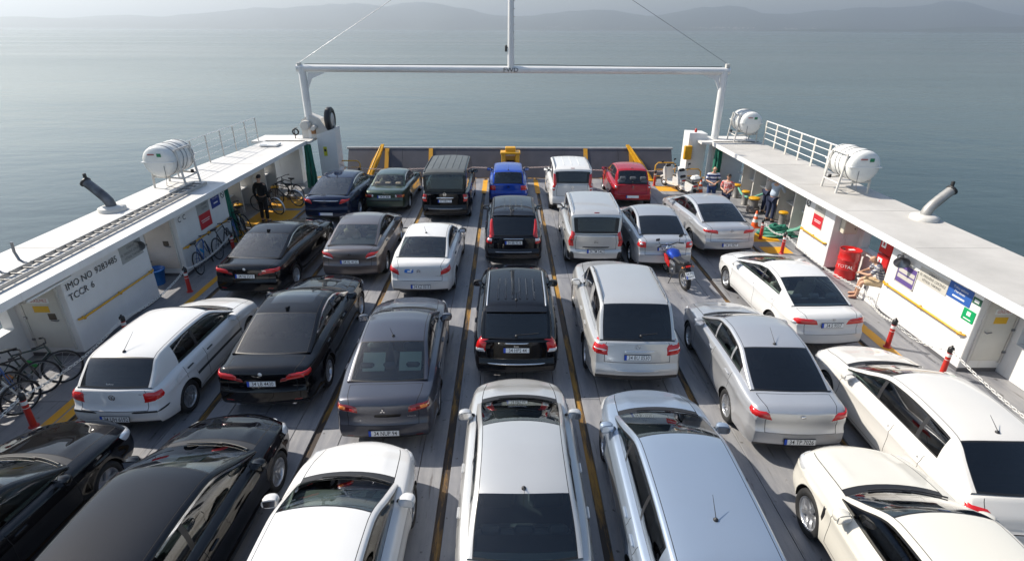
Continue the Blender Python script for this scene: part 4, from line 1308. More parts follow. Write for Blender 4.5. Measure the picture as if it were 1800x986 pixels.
# --- second row, seen from behind and above
c = hatch(P_WHITE, H=1.45, mould=(.44, .53), rglass=G_DARK, glass=G_MED, rsglass=G_MED, rim='multi', handle_m=M_BLACK, deck=1.0, rg_lim=.9)
c.sym('tail_lamp', [(.70, .70), (1.20, .755), (1.17, .92), (.72, .93)], M_RED, out=.02); bumper_strip(c, .56); c.plate('34 UH 6192', .44)
c.badge('vw', .83, .115); c.antenna(.62, ln=.3, lean=.35); c.script('Reber', 1.03, -.05, .055, M_PLATE, .006); c.script('GOLF', .87, -.50, .04); c.script('TDI', .87, .48, .035)
mb = MB(); mb.lathe([(.001, .008), (.075, .008), (.085, 0)], 18, axis='X'); o = mb.build('fuel_flap', P_WHITE, c.root, (c.side_y(.62, .82) + .002, .62 - c.L/2, .80))
c.place(-6.88, 7.9, R(-1.5), 'white hatchback with black rear window and black bumper strips')

BMW = dict(L=4.88, W=1.86, H=1.46, wb=2.95, deck=1.05, rb=.60, rt=1.62, wt=2.25, wbs=1.42, r=.33, rim='double', trim=M_CHROME, glass=G_GREY, rglass=G_GREY, nose=.78, seat=M_SEATB)
def bmw(plate, sun=False, **k):
    d = dict(BMW); d.update(k); c = sedan(P_BLACK, **d)
    c.sym('tail_lamp', [(.50, .80), (1.26, .86), (1.20, .99), (.62, .93)], M_RED, out=.015); c.sym('boot_lamp', [(.40, .775), (.60, .79), (.62, .87), (.46, .86)], M_REDD, n=4, out=.008)
    c.plate(plate, .76); c.badge('roundel', .95, .075, m=M_CLEAR); c.script('530d', .90, .50, .05); c.antenna(1.75, fin=True); reflectors(c, .42)
    c.strip('boot_lip', 1.0, -.72, .72, .025, P_BLACK, .02)
    for x in (-.52, .52): 
        mb = MB(); mb.lathe([(.04, -.05), (.045, -.05), (.045, .05), (.04, .05)], 12, axis='Y'); mb.build('exhaust_tip', M_CHROME, c.root, (x, -c.L/2 + .06, .31))
    if sun: c.panel('sunroof', c.wt[0] - .72, c.wt[0] - .06, .74, glass('glass_sunroof', (.02, .02, .025)))
    headlamps(c); return c
bmw('34 LB 4430', True).place(-4.50, 8.45, R(1.0), 'black sedan with chrome window surround and sunroof beside the white hatchback')
bmw('34 NJ 2515', glass=G_MED, rglass=G_CLEAR).place(-6.88, 13.3, R(-2), 'black sedan with pale rear window parked ahead of the white hatchback')

c = sedan(P_GREY, L=4.57, W=1.76, deck=1.06, rglass=G_CLEAR, glass=G_MED, rim='ten', seat=M_SEATG)
c.sym('tail_lamp', [(.55, .80), (1.14, .86), (1.10, 1.0), (.58, .93)], M_REDD, out=.012); c.sym('lamp_round', [(.84, .85), (1.04, .875), (1.04, .965), (.84, .935)], M_AMBER, n=6, out=.02); c.sym('lamp_round', [(.62, .82), (.78, .84), (.78, .915), (.62, .90)], M_RED, n=6, out=.02)
c.plate('34 NUP 94', .45); c.badge('diamonds', .86, .10); c.script('LANCER', .74, .48, .04); c.antenna(1.55); c.strip('boot_lip', .965, -.5, .5, .018, M_CHROME, .012); reflectors(c, .36)
c.strip('plate_recess', .76, -.22, .42, .09, P_BLACK, .004)
for x in (-.30, .36):
    mb = MB(); mb.box((0, 0, 0), (.40, .012, .36), rot=Matrix.Rotation(R(-52), 3, 'X')); mb.build('sunshade', mat('sunshade_pale', (.55, .60, .50), .8), c.root, (x, c.rb[0] + .42 - c.L/2, 1.16))
headlamps(c); c.place(-2.08, 7.5, R(2.0), 'dark grey sedan with pale shades behind its rear window')

c = hatch(P_BLACK, L=4.41, W=1.80, H=1.66, wb=2.63, base=1.08, rb=.13, rt=.46, wt=1.95, wbs=1.30, cowl=1.08, r=.345, nose=.90, belt=(1.03, .99), rglass=G_DARK, glass=G_DARK, rim='five', sill=.32, seat=M_SEATB, mirror_m=M_BLACK, wtop=.66, archtrim=True)
c.sym('tail_lamp', [(.80, .80), (1.12, .80), (1.12, 1.06), (.82, 1.06)], M_RED, out=.02); c.sym('reversing_lamp', [(.82, .79), (1.08, .79), (1.09, .90), (.82, .90)], M_CLEAR, out=.026)
c.plate('34 HFS 44', .86); c.strip('chrome_bar', 1.0, -.34, .34, .03, M_CHROME, .02); c.strip('bumper_bar', .57, -.75, .75, .03, M_CHROME, .02); c.script('Jeep', .945, 0, .06)
c.rails(M_ALLOY, t=.90); c.ribs(6, .75, 1.75, P_BLACK2, .56); c.spoiler(P_BLACK, .16); c.rear_wiper(1.13, .42); c.antenna(.72, ln=.3, lean=-.08)
c.place(.20, 9.4, R(-.5), 'black off-roader with silver roof rails and ribbed roof')

c = hatch(P_SILVER2, L=4.78, W=1.91, H=1.80, wb=2.915, base=1.15, rb=.20, rt=.62, wt=2.15, wbs=1.45, cowl=1.13, r=.38, nose=.95, belt=(1.08, 1.02), rglass=G_DARK, glass=G_GREY, rsglass=G_DARK, sill=.34, seat=M_SEATB, wtop=.70, pillar=P_SILVER2, fo=.88, rim='five', tw=.25,
          panes=[(2.62, 3.4), (1.72, 2.55), (.62, 1.45)])
c.sym('tail_lamp', [(.70, .84), (1.16, .88), (1.14, 1.12), (.72, 1.06)], M_RED, out=.02); c.sym('lamp_band', [(.72, .93), (1.13, .97), (1.13, 1.01), (.72, .97)], M_CLEAR, out=.026, k=3)
c.plate('34 BU 0530', .83); c.badge('star', 1.04, .10); c.strip('chrome_bar', .945, -.32, .42, .025, M_CHROME, .018); c.script('ML 320', 1.06, -.55, .05)
c.strip('bumper_guard', .56, -.52, .52, .05, M_ALLOY, .02); c.strip('skid_plate', .40, -.62, .62, .09, M_BLACK, .02); c.rails(M_ALLOYD, t=.92); c.rear_wiper(1.22, .3, .08)
c.place(2.58, 9.15, R(-1.5), 'silver luxury off-roader with black rear window and dark roof rails')

c = sedan(P_SILVER, L=4.56, W=1.73, H=1.49, wb=2.60, deck=1.06, rb=.55, rt=1.38, rglass=G_DARK, glass=G_MED, rsglass=G_MED, rim='multi', pillar=P_SILVER, seat=M_SEATG,
          panes=[(2.42, 3.36), (1.52, 2.36), (1.02, 1.46)])
c.sym('tail_lamp', [(.64, .80), (1.24, .86), (1.20, 1.0), (.80, .96)], M_RED, out=.022); c.plate('34 TP 7026', .45); c.badge('oval', .90, .09); c.script('LINEA', .80, .50, .035); c.antenna(1.46, lean=.3, ln=.25); headlamps(c)
c.place(4.90, 7.25, R(-1.8), 'silver sedan with blacked-out rear window and multi-spoke wheels')

c = sedan(P_WHITE, L=4.54, W=1.75, H=1.43, wb=2.70, deck=1.04, rb=.50, rt=1.40, wt=2.25, wbs=1.12, rglass=G_CLEAR, glass=G_MED, rim='five', seat=mat('seat_light_grey', (.36, .36, .36), .9), cowl=.98)
c.sym('tail_lamp', [(.40, .80), (1.20, .80), (1.12, .95), (.52, .93)], M_RED, out=.02); c.sym('lamp_clear_edge', [(1.02, .80), (1.22, .80), (1.13, .86), (1.02, .85)], M_CLEAR, out=.026, n=5); c.plate('34 S 9557', .80, w=.50); c.badge('slant', .93, .09)
headlamps(c); c.place(7.18, 10.55, R(1.8), 'white sedan with clear rear window next to the seated man')

# --- third row
c = sedan(P_TAUPE, L=4.53, W=1.775, H=1.44, wb=2.70, deck=1.07, rb=.42, rt=1.38, rglass=G_CLEAR, glass=G_GREY, rim='five', seat=M_SEATT)
c.sym('tail_lamp', [(.56, .80), (1.32, .98), (1.28, 1.06), (.66, .94)], M_RED, out=.02); c.sym('lamp_clear_edge', [(.60, .79), (1.02, .85), (1.02, .89), (.64, .83)], M_CLEAR, out=.02); c.plate('34 VL 4122', .72); c.badge('slant', .93, .10); headlamps(c)
c.place(-4.42, 14.4, R(1.0), 'brownish grey sedan with beige headrests in the rear window')
c = sedan(P_WHITE, L=4.43, W=1.75, H=1.47, wb=2.65, deck=1.10, rb=.48, rt=1.26, rglass=G_MED, glass=G_MED, handle_m=M_BLACK, mirror_m=M_BLACK, rim='ten', rim_m=M_ALLOYD)
c.sym('tail_lamp', [(.72, .74), (1.20, .86), (1.20, 1.02), (.74, .88)], M_RED, out=.02); c.plate('34 KZ 0515', .46, x=.02); c.badge('chevrons', .90, .10, x=-.02); c.antenna(1.45, ln=.36)
q = [(-.58, .80), (-.18, .80), (-.18, .95), (-.58, .95)]; st_ = c.patch('blue_sticker', q, mat('sticker_blue', (.03, .18, .58), .4), n=5, k=3, out=.002); 
mb = MB(); mb.box((0, 0, 0), (.10, .004, .05)); mb.box((.05, 0, .045), (.06, .004, .04)); mb.build('sticker_emblem', M_PLATE, c.root, c.rear_pt(-.36, .87, .01)); c.script('C-ELYSEE', .74, .50, .04, M_ALLOYD)
c.place(-2.30, 13.35, R(-1.0), 'white sedan with a blue sticker on its boot lid')
c = hatch(P_BLACK2, L=4.53, W=1.82, H=1.68, wb=2.62, base=1.05, rb=.15, rt=.55, wt=2.0, wbs=1.2, cowl=1.07, r=.345, nose=.90, belt=(1.02, .99), rglass=G_DARK, glass=G_DARK, sill=.32, wtop=.66, fo=.95, mirror_m=M_BLACK)
c.sym('tail_lamp', [(.84, .80), (1.12, .82), (1.14, 1.08), (.86, 1.06)], M_RED, out=.02); c.sym('reversing_lamp', [(.85, .86), (1.06, .88), (1.07, .98), (.86, .97)], M_CLEAR, out=.026)
c.sym('pillar_lamp', [(.84, 1.06), (1.10, 1.08), (1.02, 1.48), (.92, 1.48)], M_RED, out=.018, k=8)
c.plate('34 BB 9536', .86); c.strip('chrome_bar', .97, -.42, .42, .04, M_CHROME, .02); c.badge('h', .985, .09); c.ribs(4, .85, 2.0, P_BLACK2, .40, .014); c.spoiler(P_BLACK2, .12); c.antenna(.75, ln=.25, lean=-.05); c.strip('bumper_bar', .58, -.7, .7, .04, M_ALLOYD, .02)
c.rails(M_BLACK, t=.93, h=.02)
c.place(.22, 15.5, R(0), 'black off-roader with tall red tail lamps up the rear pillars')
VANP = dict(kind='hatch')
c = hatch(P_SILVER2, L=4.38, W=1.81, H=1.80, wb=2.73, base=1.12, rb=.09, rt=.24, wt=1.72, wbs=.98, cowl=1.12, r=.32, nose=.92, belt=(1.05, 1.0), rglass=G_DARK, glass=G_GREY, wtop=.76, base_k=.91, fo=.90, rg=(.06, .88), rg_lim=.80, panes=[(2.45, 3.3), (1.35, 2.35), (.40, 1.05)], pillar=P_SILVER2, handle_m=M_BLACK, mirror_m=M_BLACK)
c.sym('tail_lamp', [(.86, .72), (1.10, .72), (1.08, 1.22), (.90, 1.16)], M_RED, out=.02, k=6); c.sym('lamp_band', [(.87, .90), (1.09, .90), (1.09, .99), (.88, .98)], M_REDD, out=.026)
c.plate('34 TM 5462', .60); c.badge('chevrons', .92, .12); c.strip('tailgate_handle', .72, -.55, .55, .05, M_BLACK, .02); c.rails(M_ALLOY, t=.90); c.strip('brake_lamp', 1.73, -.1, .1, .02, M_REDD, .01, 4); c.sym('bumper_corner', [(.80, .30), (1.22, .30), (1.22, .60), (.86, .60)], M_BLACK, out=.01)
c.place(2.70, 15.5, R(-1.5), 'silver high-roofed family van with roof rails behind the white one')
c = sedan(P_SILVER, L=4.48, W=1.80, H=1.49, wb=2.64, deck=1.09, rb=.50, rt=1.30, rglass=G_DARK, glass=G_GREY, trim=M_CHROME, rim='five')
c.sym('tail_lamp', [(.74, .80), (1.18, .82), (1.10, 1.03), (.84, 1.02)], M_RED, out=.025); c.sym('lamp_round', [(.90, .88), (1.04, .88), (1.04, .96), (.90, .96)], M_CLEAR, n=6, out=.034); c.plate('34 HB 8418', .80); c.badge('oval', .96, .09); c.strip('chrome_bar', .885, -.42, .42, .02, M_CHROME, .015)
c.place(4.74, 15.2, R(-.5), 'silver sedan with dark rear window standing behind the motorbike')
c = sedan(P_SILVER, L=4.77, W=1.83, H=1.47, wb=2.79, deck=1.07, rb=.62, rt=1.55, rglass=G_MED, glass=G_MED, trim=M_CHROME, rim='five', r=.33)
c.sym('tail_lamp', [(.50, .84), (1.20, .90), (1.17, 1.0), (.58, .98)], M_RED, out=.02); c.plate('34 LJ 9827', .50); c.badge('vw', .95, .10); c.strip('bumper_crease', .69, -.62, .62, .03, P_GREY, .01); headlamps(c)
c.place(7.10, 16.35, R(2.0), 'silver sedan with wide red tail lamps near the mooring bollards')

# --- front row
c = sedan(P_NAVY, L=4.83, W=1.86, H=1.50, wb=2.74, deck=1.08, rb=.36, rt=1.55, rglass=G_GREY, glass=G_MED, trim=M_CHROME, rim='five', r=.33)
c.sym('tail_lamp', [(.62, .80), (1.28, .95), (1.25, 1.06), (.74, .98)], M_RED, out=.02); c.strip('chrome_bar', .93, -.66, .66, .035, M_CHROME, .02); c.plate('', .46); c.badge('bolt', .935, .09); c.antenna(1.65, ln=.25); reflectors(c, .36)
c.place(-6.67, 19.7, R(-2.0), 'dark blue fastback with chrome bar across its tail')
c = sedan(P_GREEN, L=4.42, W=1.68, H=1.385, wb=2.66, deck=.99, rb=.78, rt=1.30, wt=2.05, wbs=1.45, rglass=G_CLEAR, glass=G_MED, cowl=.94, nose=.74, wtop=.56, crown=.05, trim=M_CHROME, handle_m=M_BLACK, seat=M_SEATT, r=.30, fo=.8, dr=[(.18, .10), (.30, .03), (.42, 0), (.60, 0), (.64, .03), (.9, .05), (.97, .07)])
c.sym('tail_lamp', [(.58, .70), (1.14, .70), (1.13, .83), (.58, .83)], M_REDD, out=.012); c.sym('indicator', [(.94, .71), (1.12, .71), (1.12, .82), (.94, .82)], M_AMBER, out=.02, n=4); c.sym('reversing_lamp', [(.60, .71), (.70, .71), (.70, .82), (.60, .82)], M_CLEAR, out=.018, n=4)
c.plate('34 SC 858', .74); c.badge('star', .93, .10); c.script('190 E', .90, -.48, .06); c.strip('bumper_top', .60, -.95, .95, .05, M_BLACK, .03)
c.place(-4.77, 20.95, R(-1.5), 'old dark green boxy sedan with amber and red tail lamps')
c = hatch(P_BLACK, L=4.80, W=1.90, H=1.97, wb=3.0, base=1.18, rb=.10, rt=.24, wt=1.62, wbs=.85, cowl=1.18, r=.33, nose=1.0, belt=(1.10, 1.05), rglass=G_CLEAR, glass=G_GREY, wtop=.80, base_k=.92, fo=.92, rg=(.06, .90), rg_lim=.86, roof_paint=P_VANGREY, panes=[(2.9, 3.75), (1.7, 2.8), (.45, 1.6)], shelf=False)
c.sym('tail_lamp', [(.84, .80), (1.06, .80), (1.05, 1.12), (.86, 1.12)], M_RED, out=.02, k=6); c.sym('lamp_band', [(.85, .90), (1.05, .90), (1.05, 1.0), (.86, 1.0)], M_CLEAR, out=.026); c.plate('07 HBU 77', .84); c.strip('chrome_bar', .955, -.42, .42, .05, M_CHROME, .02); c.badge('bolt', 1.09, .12); c.ribs(5, .6, 2.9, P_VANGREY, .62, .016); c.rear_wiper(1.22, .4); c.script('PRIMASTAR', 1.08, -.6, .05)
c.strip('bumper_step', .55, -.8, .8, .06, M_ALLOYD, .02); c.rails(M_BLACK, t=.93, h=.02)
c.place(-2.30, 20.0, R(0), 'black passenger van with grey ribbed roof at the bow')
c = hatch(P_BLUE, L=3.92, W=1.65, H=1.46, wb=2.46, base=.98, rb=.14, rt=.42, wt=1.78, wbs=1.05, rglass=G_MED, glass=G_MED, r=.29, handle_m=M_BLACK, mirror_m=M_BLACK)
c.sym('tail_lamp', [(.72, .70), (1.14, .70), (1.13, .90), (.74, .90)], M_RED, out=.02); c.badge('vw', .85, .10); c.plate('', .44); c.antenna(.55, ln=.35, lean=-.3); c.script('POLO', .84, -.5, .04)
c.place(.08, 22.0, R(0), 'small bright blue hatchback at the bow')
c = hatch(P_WHITE, L=4.21, W=1.83, H=1.80, wb=2.70, base=1.15, rb=.09, rt=.24, wt=1.72, wbs=.98, cowl=1.12, r=.31, nose=.92, belt=(1.05, 1.0), rglass=G_DARK, glass=G_GREY, wtop=.76, base_k=.91, fo=.88, rg=(.08, .86), rg_lim=.80, panes=[(2.35, 3.15), (1.3, 2.25), (.40, 1.0)], pillar=P_WHITE, handle_m=M_BLACK, mirror_m=M_BLACK)
c.sym('tail_lamp', [(.88, .86), (1.06, .86), (1.04, 1.56), (.90, 1.50)], M_RED, out=.02, k=8); c.sym('lamp_band', [(.89, .92), (1.05, .92), (1.05, 1.02), (.89, 1.02)], M_CLEAR, out=.026); c.rails(M_ALLOYD, t=.90); c.ribs(3, .6, 2.2, P_WHITE, .40, .012); c.badge('rhomb', 1.02, .12); c.plate('', .72); c.strip('brake_lamp', 1.73, -.1, .1, .02, M_REDD, .01, 4)
c.place(2.62, 21.3, R(-1.0), 'white high-roofed family van with red lamps up its pillars')
c = hatch(P_RED, L=3.80, W=1.69, H=1.56, wb=2.48, base=1.0, rb=.13, rt=.44, wt=1.95, wbs=.95, cowl=1.04, nose=.85, rglass=G_GREY, glass=G_MED, r=.29)
c.sym('tail_lamp', [(.82, .74), (1.12, .74), (1.10, .97), (.84, .97)], M_RED, out=.03); c.sym('lamp_round', [(.88, .82), (1.02, .82), (1.02, .92), (.88, .92)], M_CLEAR, n=6, out=.038); c.badge('rhomb', .88, .10); c.plate('', .50); c.antenna(.60, ln=.06); c.rear_wiper(1.06, .34)
c.place(5.15, 21.9, R(-2.0), 'small red hatchback at the bow beside the white family van')

# --- first row, fronts towards the bow
c = sedan(P_BLACK, L=4.55, W=1.78, H=1.46, glass=G_MED, rglass=G_GREY, wsglass=G_CLEAR, rim='five', nose=.76, wbs=1.28)
headlamps(c, .56, .76); c.place(-7.12, 7.5 - 4.65, R(-2), 'black car cut off at the left edge beside the chained walkway')
c = hatch(P_BLACK, L=4.36, W=1.79, H=1.49, glass=G_MED, rglass=G_GREY, rim='five', wbs=1.10, wt=2.02, nose=.76, trim=M_CHROME, seat=M_SEATG, r=.325)
headlamps(c, .55, .75); c.antenna(.62); c.place(-4.55, 7.62 - 4.45, R(-1.5), 'glossy black hatchback with silver alloy wheels in the nearest row')
c = hatch(P_WHITE, L=4.29, W=1.77, H=1.46, wb=2.63, glass=G_MED, rglass=G_GREY, rim='five', rim_m=M_ALLOYD, wbs=1.08, wt=1.95, nose=.76, cowl=.97, seat=M_SEATG, dash=mat('dash_grey', (.16, .17, .17), .7))
headlamps(c, .56, .76, q1=1.45, m=M_CLEAR); c.place(-2.22, 6.95 - 4.42, R(0), 'white hatchback facing the dark grey sedan in the nearest row')
c = sedan(P_SILVER2, L=4.37, W=1.74, H=1.46, wb=2.57, glass=G_MED, rglass=G_MED, rim='five', deck=1.06, rb=.34, rt=1.02, wt=2.05, wbs=1.0, nose=.80, mirror_m=P_SILVER2)
headlamps(c, .56, .76, q1=1.45); c.antenna(1.10, ln=.22); c.place(.22, 8.65 - 4.5, R(0), 'silver sedan in the middle of the nearest row, seen from above')
c = hatch(P_SBLUE, L=4.60, W=1.78, H=1.52, wb=2.65, glass=G_MED, rglass=G_GREY, rim='ten', wbs=1.0, wt=2.05, rt=.40, nose=.80, cowl=1.0, seat=M_SEATG, pillar=M_BLACK, panes=[(2.60, 3.55), (1.55, 2.53), (.75, 1.48)])
headlamps(c, .56, .76, q1=1.5); c.antenna(1.05, ln=.25, lean=.2); c.place(2.42, 8.28 - 4.72, R(-1.0), 'ice blue estate with a long plain roof in the nearest row')
c = hatch(P_CREAM, L=4.14, W=1.77, H=1.57, wb=2.53, glass=G_DARK, rglass=G_DARK, rim='five', wbs=1.25, wt=1.95, nose=.90, cowl=1.08, r=.35, belt=(1.08, 1.0), sill=.32, archtrim=True, tw=.23, base=1.1, seat=M_SEATB)
headlamps(c, .72, .90, q0=.7, q1=1.5); mb = MB(); mb.box((0, 0, 0), (.02, .05, .24), bev=.006); mb.build('fender_vent', M_BLACK, c.root, (-c.side_y(c.wbs[0] + .05, .72) - .003, c.wbs[0] + .05 - c.L/2, .72))
c.place(5.08, 6.75 - 4.3, R(-2.0), 'cream crossover with black wheel arches in the nearest row')
c = hatch(P_WHITE2, L=4.50, W=1.78, H=1.50, wb=2.65, glass=G_MED, rglass=G_DARK, rim='ten', wbs=1.12, wt=2.05, nose=.78, cowl=.98, base=1.0, rb=.30, rt=.85, panes=[(2.45, 3.36), (1.45, 2.38), (.95, 1.38)], pillar=M_BLACK, r=.32)
c.sym('tail_lamp', [(.66, .72), (1.14, .78), (1.13, .90), (.70, .86)], M_RED, out=.02); c.sym('lamp_band', [(.70, .71), (1.10, .75), (1.10, .82), (.72, .78)], M_CLEAR, out=.026); headlamps(c, .56, .76, q1=1.5); c.antenna(1.0, ln=.2, lean=.2)
c.place(7.02, 9.8 - 4.6, R(-1.5), 'pearl white hatchback with dark rear window beside the right walkway')
# ------------------------------------------------------------------ things on the roofs
def raft(X, Y, label):
    r = empty('life_raft', (X, Y, 2.12)); tag(r, label, 'life raft', 'life rafts on the side roofs')
    z = .86; rr = .48; h = .72
    mb = MB(); mb.lathe([(.001, -h), (rr*.55, -h + .005), (rr*.86, -h + .035), (rr*.97, -h + .10), (rr, -h + .18), (rr, -.32), (rr*1.03, -.30), (rr*1.03, -.24), (rr, -.22), (rr, .22), (rr*1.03, .24), (rr*1.03, .30), (rr, .32), (rr, h - .18), (rr*.97, h - .10), (rr*.86, h - .035), (rr*.55, h - .005), (.001, h)], 28, axis='Y', c=(0, 0, z))
    mb.build('raft_canister', mat('raft_white', (.76, .76, .73), .35, noise=(3, .08)), r)
    mb = MB(); mb.box((0, -h - .004, z), (rr*1.92, .012, .03)); mb.box((0, 0, z), (rr*2.03, h*1.96, .025)); mb.build('seam_band', M_WHITE, r)
    for y in (-.45, -.08, .12, .5):
        t = MB(); t.tube([((rr + .008)*math.cos(a), y + .03*math.sin(a*3), z + (rr + .008)*math.sin(a)) for a in np.linspace(0, 2*math.pi, 25)[:-1]], .009, 5, closed=True); t.build('lashing', M_ALLOYD, r)
    mb = MB(); mb.box((.12, -h - .002, z + .22), (.13, .008, .10)); a = mb.build('green_label', mat('sign_green', (.02, .20, .09), .5), r)
    mb = MB(); mb.box((-.12, -h - .002, z + .24), (.2, .008, .04)); mb.build('maker_label', mat('label_red_grey', (.35, .12, .11), .5), r)
    sg = -1 if X > 0 else 1                   # the frame leans on the deck side
    fr = MB()
    for y in (-.42, .42):
        fr.tube([(sg*.56, y, 0), (sg*.46, y, 1.18)], .035, 8)
        fr.tube([(-sg*.44, y, 0), (-sg*.40, y, .50)], .035, 8); fr.tube([(sg*.54, y, .30), (-sg*.42, y, .36)], .03, 8)
    fr.tube([(sg*.46, -.42, 1.18), (sg*.46, .42, 1.18)], .025, 8); fr.tube([(sg*.54, -.42, .30), (sg*.54, .42, .30)], .025, 8); fr.tube([(-sg*.42, -.42, .36), (-sg*.42, .42, .36)], .025, 8)
    fr.build('cradle', M_WARM, r)
    mb = MB(); mb.tube([(sg*.2, -h - .01, z - .1), (sg*.22, -h - .05, z - .45), (sg*.15, -h - .02, .15), (sg*.3, -h + .2, .02), (sg*.5, -h + .3, .02)], .010, 5); mb.build('painter_line', M_ALLOYD, r)
    mb = MB(); mb.lathe([(.001, -.06), (.05, -.05), (.05, .05), (.001, .06)], 8, c=(sg*.56, .1, .42)); mb.build('release_unit', M_BLACK, r)
raft(-10.62, 17.55, 'white life raft canister on the left roof ahead of the ladder')
raft(10.78, 17.05, 'white life raft canister on the right roof at the end of the railing')
raft(10.82, 25.55, 'white life raft canister on the right roof beside the goal post')

def exhaust(X, Y, sg, m, label):
    r = empty('exhaust_pipe', (X, Y, 2.12)); tag(r, label, 'pipe', 'bent exhaust pipes on the roofs')
    mb = MB(); mb.lathe([(.34, 0), (.34, .09), (.22, .14), (.20, .14)], 18); mb.build('pipe_collar', M_WARM, r)
    pts = [(0, 0, .08), (0, 0, .22), (sg*.05, .01, .36), (sg*.16, .03, .50), (sg*.32, .06, .66), (sg*.52, .10, .84), (sg*.70, .13, 1.0)]
    pts = [(a*.85, b, c*.76) for a, b, c in pts]
    mb = MB(); mb.tube(pts, [.13, .13, .13, .13, .13, .125, .125], 16, caps=False); mb.tube(pts[-2:], [.10, .10], 12); mb.build('pipe', m, r)
    e = Vector(pts[-1])
    mb = MB(); mb.lathe([(.125, -.03), (.148, -.02), (.148, .03), (.125, .035)], 16, c=e, rot=Vector(Vector(pts[-1]) - Vector(pts[-2])).to_track_quat('Z', 'Y').to_matrix()); mb.build('pipe_lip', M_BLACK, r)
    mb = MB(); mb.box(e + Vector((-sg*.03, 0, .17)), (.07, .08, .14), bev=.015); mb.build('rain_cap', M_BLACK, r)
exhaust(-10.85, 14.75, -1, mat('sooty_pipe', (.16, .17, .19), .55, .4, noise=(4, .7)), 'dark sooty bent exhaust pipe on the left roof')
exhaust(11.2, 14.05, 1, mat('galvanised_pipe', (.42, .41, .39), .5, .5, noise=(5, .3)), 'galvanised bent exhaust pipe on the right roof')

# aluminium ladder lying on the left roof
r = empty('ladder', (-9.83, 12.6, 2.125)); tag(r, 'long aluminium ladder lying along the left roof', 'ladder')
for dx in (-.19, .19):
    mb = MB(); mb.box((dx, 0, .06), (.03, 9.9, .09), bev=.006); mb.build('ladder_rail', mat('aluminium', (.44, .43, .41), .45, .7), r)
for k in range(32):
    mb_ = shared('rung', lambda: MB().tube([(-.19, 0, 0), (.19, 0, 0)], .02, 6).mesh('rung'))
    inst('rung', mb_, mat('aluminium_dark', (.20, .195, .19), .5, .7), r, (0, -4.8 + k*.31, .06))
for dy in (-2.3, -1.75):
    h = empty('ladder_hook', (-10.12, 12.6 + dy, 2.13)); tag(h, 'grey hooked bar standing up behind the ladder, %s one' % ('nearer' if dy < -2 else 'farther'), 'hook', 'ladder hooks')
    mb = MB(); mb.tube([(.10, 0, .08), (-.05, 0, .06), (-.13, 0, .12), (-.17, 0, .30), (-.15, 0, .52)], .028, 8); mb.build('hook_bar', M_ALLOYD, h)

def roof_railing(X, y0, y1, n, label, m, th=1.0):
    r = empty('roof_railing', (X, (y0+y1)/2, 2.12)); tag(r, label, 'railing')
    L = y1 - y0
    for k in range(n):
        y = -L/2 + L*k/(n-1)
        mb = MB(); mb.box((0, y, .5), (.02, .11*th, 1.0)); mb.build('rail_post', mat('rail_post_beige', (.52, .50, .46), .5), r)
    for z in (.28, .52, .76, 1.0):
        mb = MB(); mb.tube([(0, -L/2, z), (0, L/2, z)], .024*th if z > .9 else .016*th, 8); mb.build('rail_bar', m, r)
roof_railing(11.35, 18.35, 24.6, 7, 'white four-bar railing on the right roof', M_WHITE)
roof_railing(-11.1, 18.6, 25.2, 7, 'white four-bar railing on the left roof', M_WHITE, .6)
for X, Y, l in ((-10.1, 24.0, 'flat white hatch cover on the left roof near the bow'),):
    mb = MB(); mb.box((0, 0, .06), (.75, .55, .08), bev=.02); o = mb.build('roof_hatch', M_WHITE, None, (X, Y, 2.12)); tag(o, l, 'hatch')

# ------------------------------------------------------------------ fittings on the casing walls
def wall_text(sg, X, Y, Z, txt, size, m=M_INK, sx=1.0, parent=None, name='lettering'):
    return inst(name, text_mesh(txt, size, 0, 'LEFT'), m, parent, (X, Y, Z), (R(90), 0, R(90) if sg < 0 else R(-90)), (sx, 1, 1))
def local_text(par, sg, Y, Z, txt, size, m, sx=1.0, off=.012, align='CENTER'):
    return inst('lettering', text_mesh(txt, size, 0, align), m, par, (-sg*off, Y, Z), (R(90), 0, R(90) if sg < 0 else R(-90)), (sx, 1, 1))
for par, sg_, Y_, Z_, tx in ((cl, -1, 10.78, 1.62, 'IMO'), (cl, -1, 10.78 + max(v.co.x for v in text_mesh('IMO', .22, 0, 'LEFT').vertices)*1.02 + .07, 1.62, 'NO'), (cl, -1, 10.78 + max(v.co.x for v in text_mesh('IMO NO', .22, 0, 'LEFT').vertices)*1.02 + .09, 1.62, '9283485'), (cl, -1, 10.78, 1.37, 'TCCR'), (cl, -1, 10.78 + max(v.co.x for v in text_mesh('TCCR', .22, 0, 'LEFT').vertices)*1.02 + .09, 1.37, '6'), (cl, -1, 15.22, 1.66, 'C'), (cl, -1, 15.48, 1.66, 'C'), (cr, 1, 12.68, 1.60, 'C'), (cr, 1, 12.42, 1.60, 'C')):
    wall_text(sg_, -sg_*.016, Y_ - 14, Z_, tx, .22, sx=1.02, parent=par)
def sign(sg, X, Y, Z, w, h, m, label, lines=(), name='notice_board', frame=None, bands=()):
    r = empty(name, (X, Y, Z)); tag(r, label, 'sign')
    mb = MB(); mb.box((-sg*.006, 0, 0), (.012, w, h)); mb.build('sign_plate', m, r)
    if frame:
        f = MB()
        for a in (-1, 1): f.box((-sg*.008, a*w/2, 0), (.02, .02, h + .02)); f.box((-sg*.008, 0, a*h/2), (.02, w + .02, .02))
        f.build('sign_frame', frame, r)
    for (dy, dz, bw, bh, bm) in bands:
        b = MB(); b.box((-sg*.0135, -sg*dy, dz), (.003 if bh > .03 or bw > .5 else .006, bw, bh)); b.build('sign_band', bm, r)
    for (t, dz, s, tm, *rest) in lines:
        local_text(r, sg, -sg*(rest[0] if rest else 0), dz, t, s, tm, off=.0165)
    return r
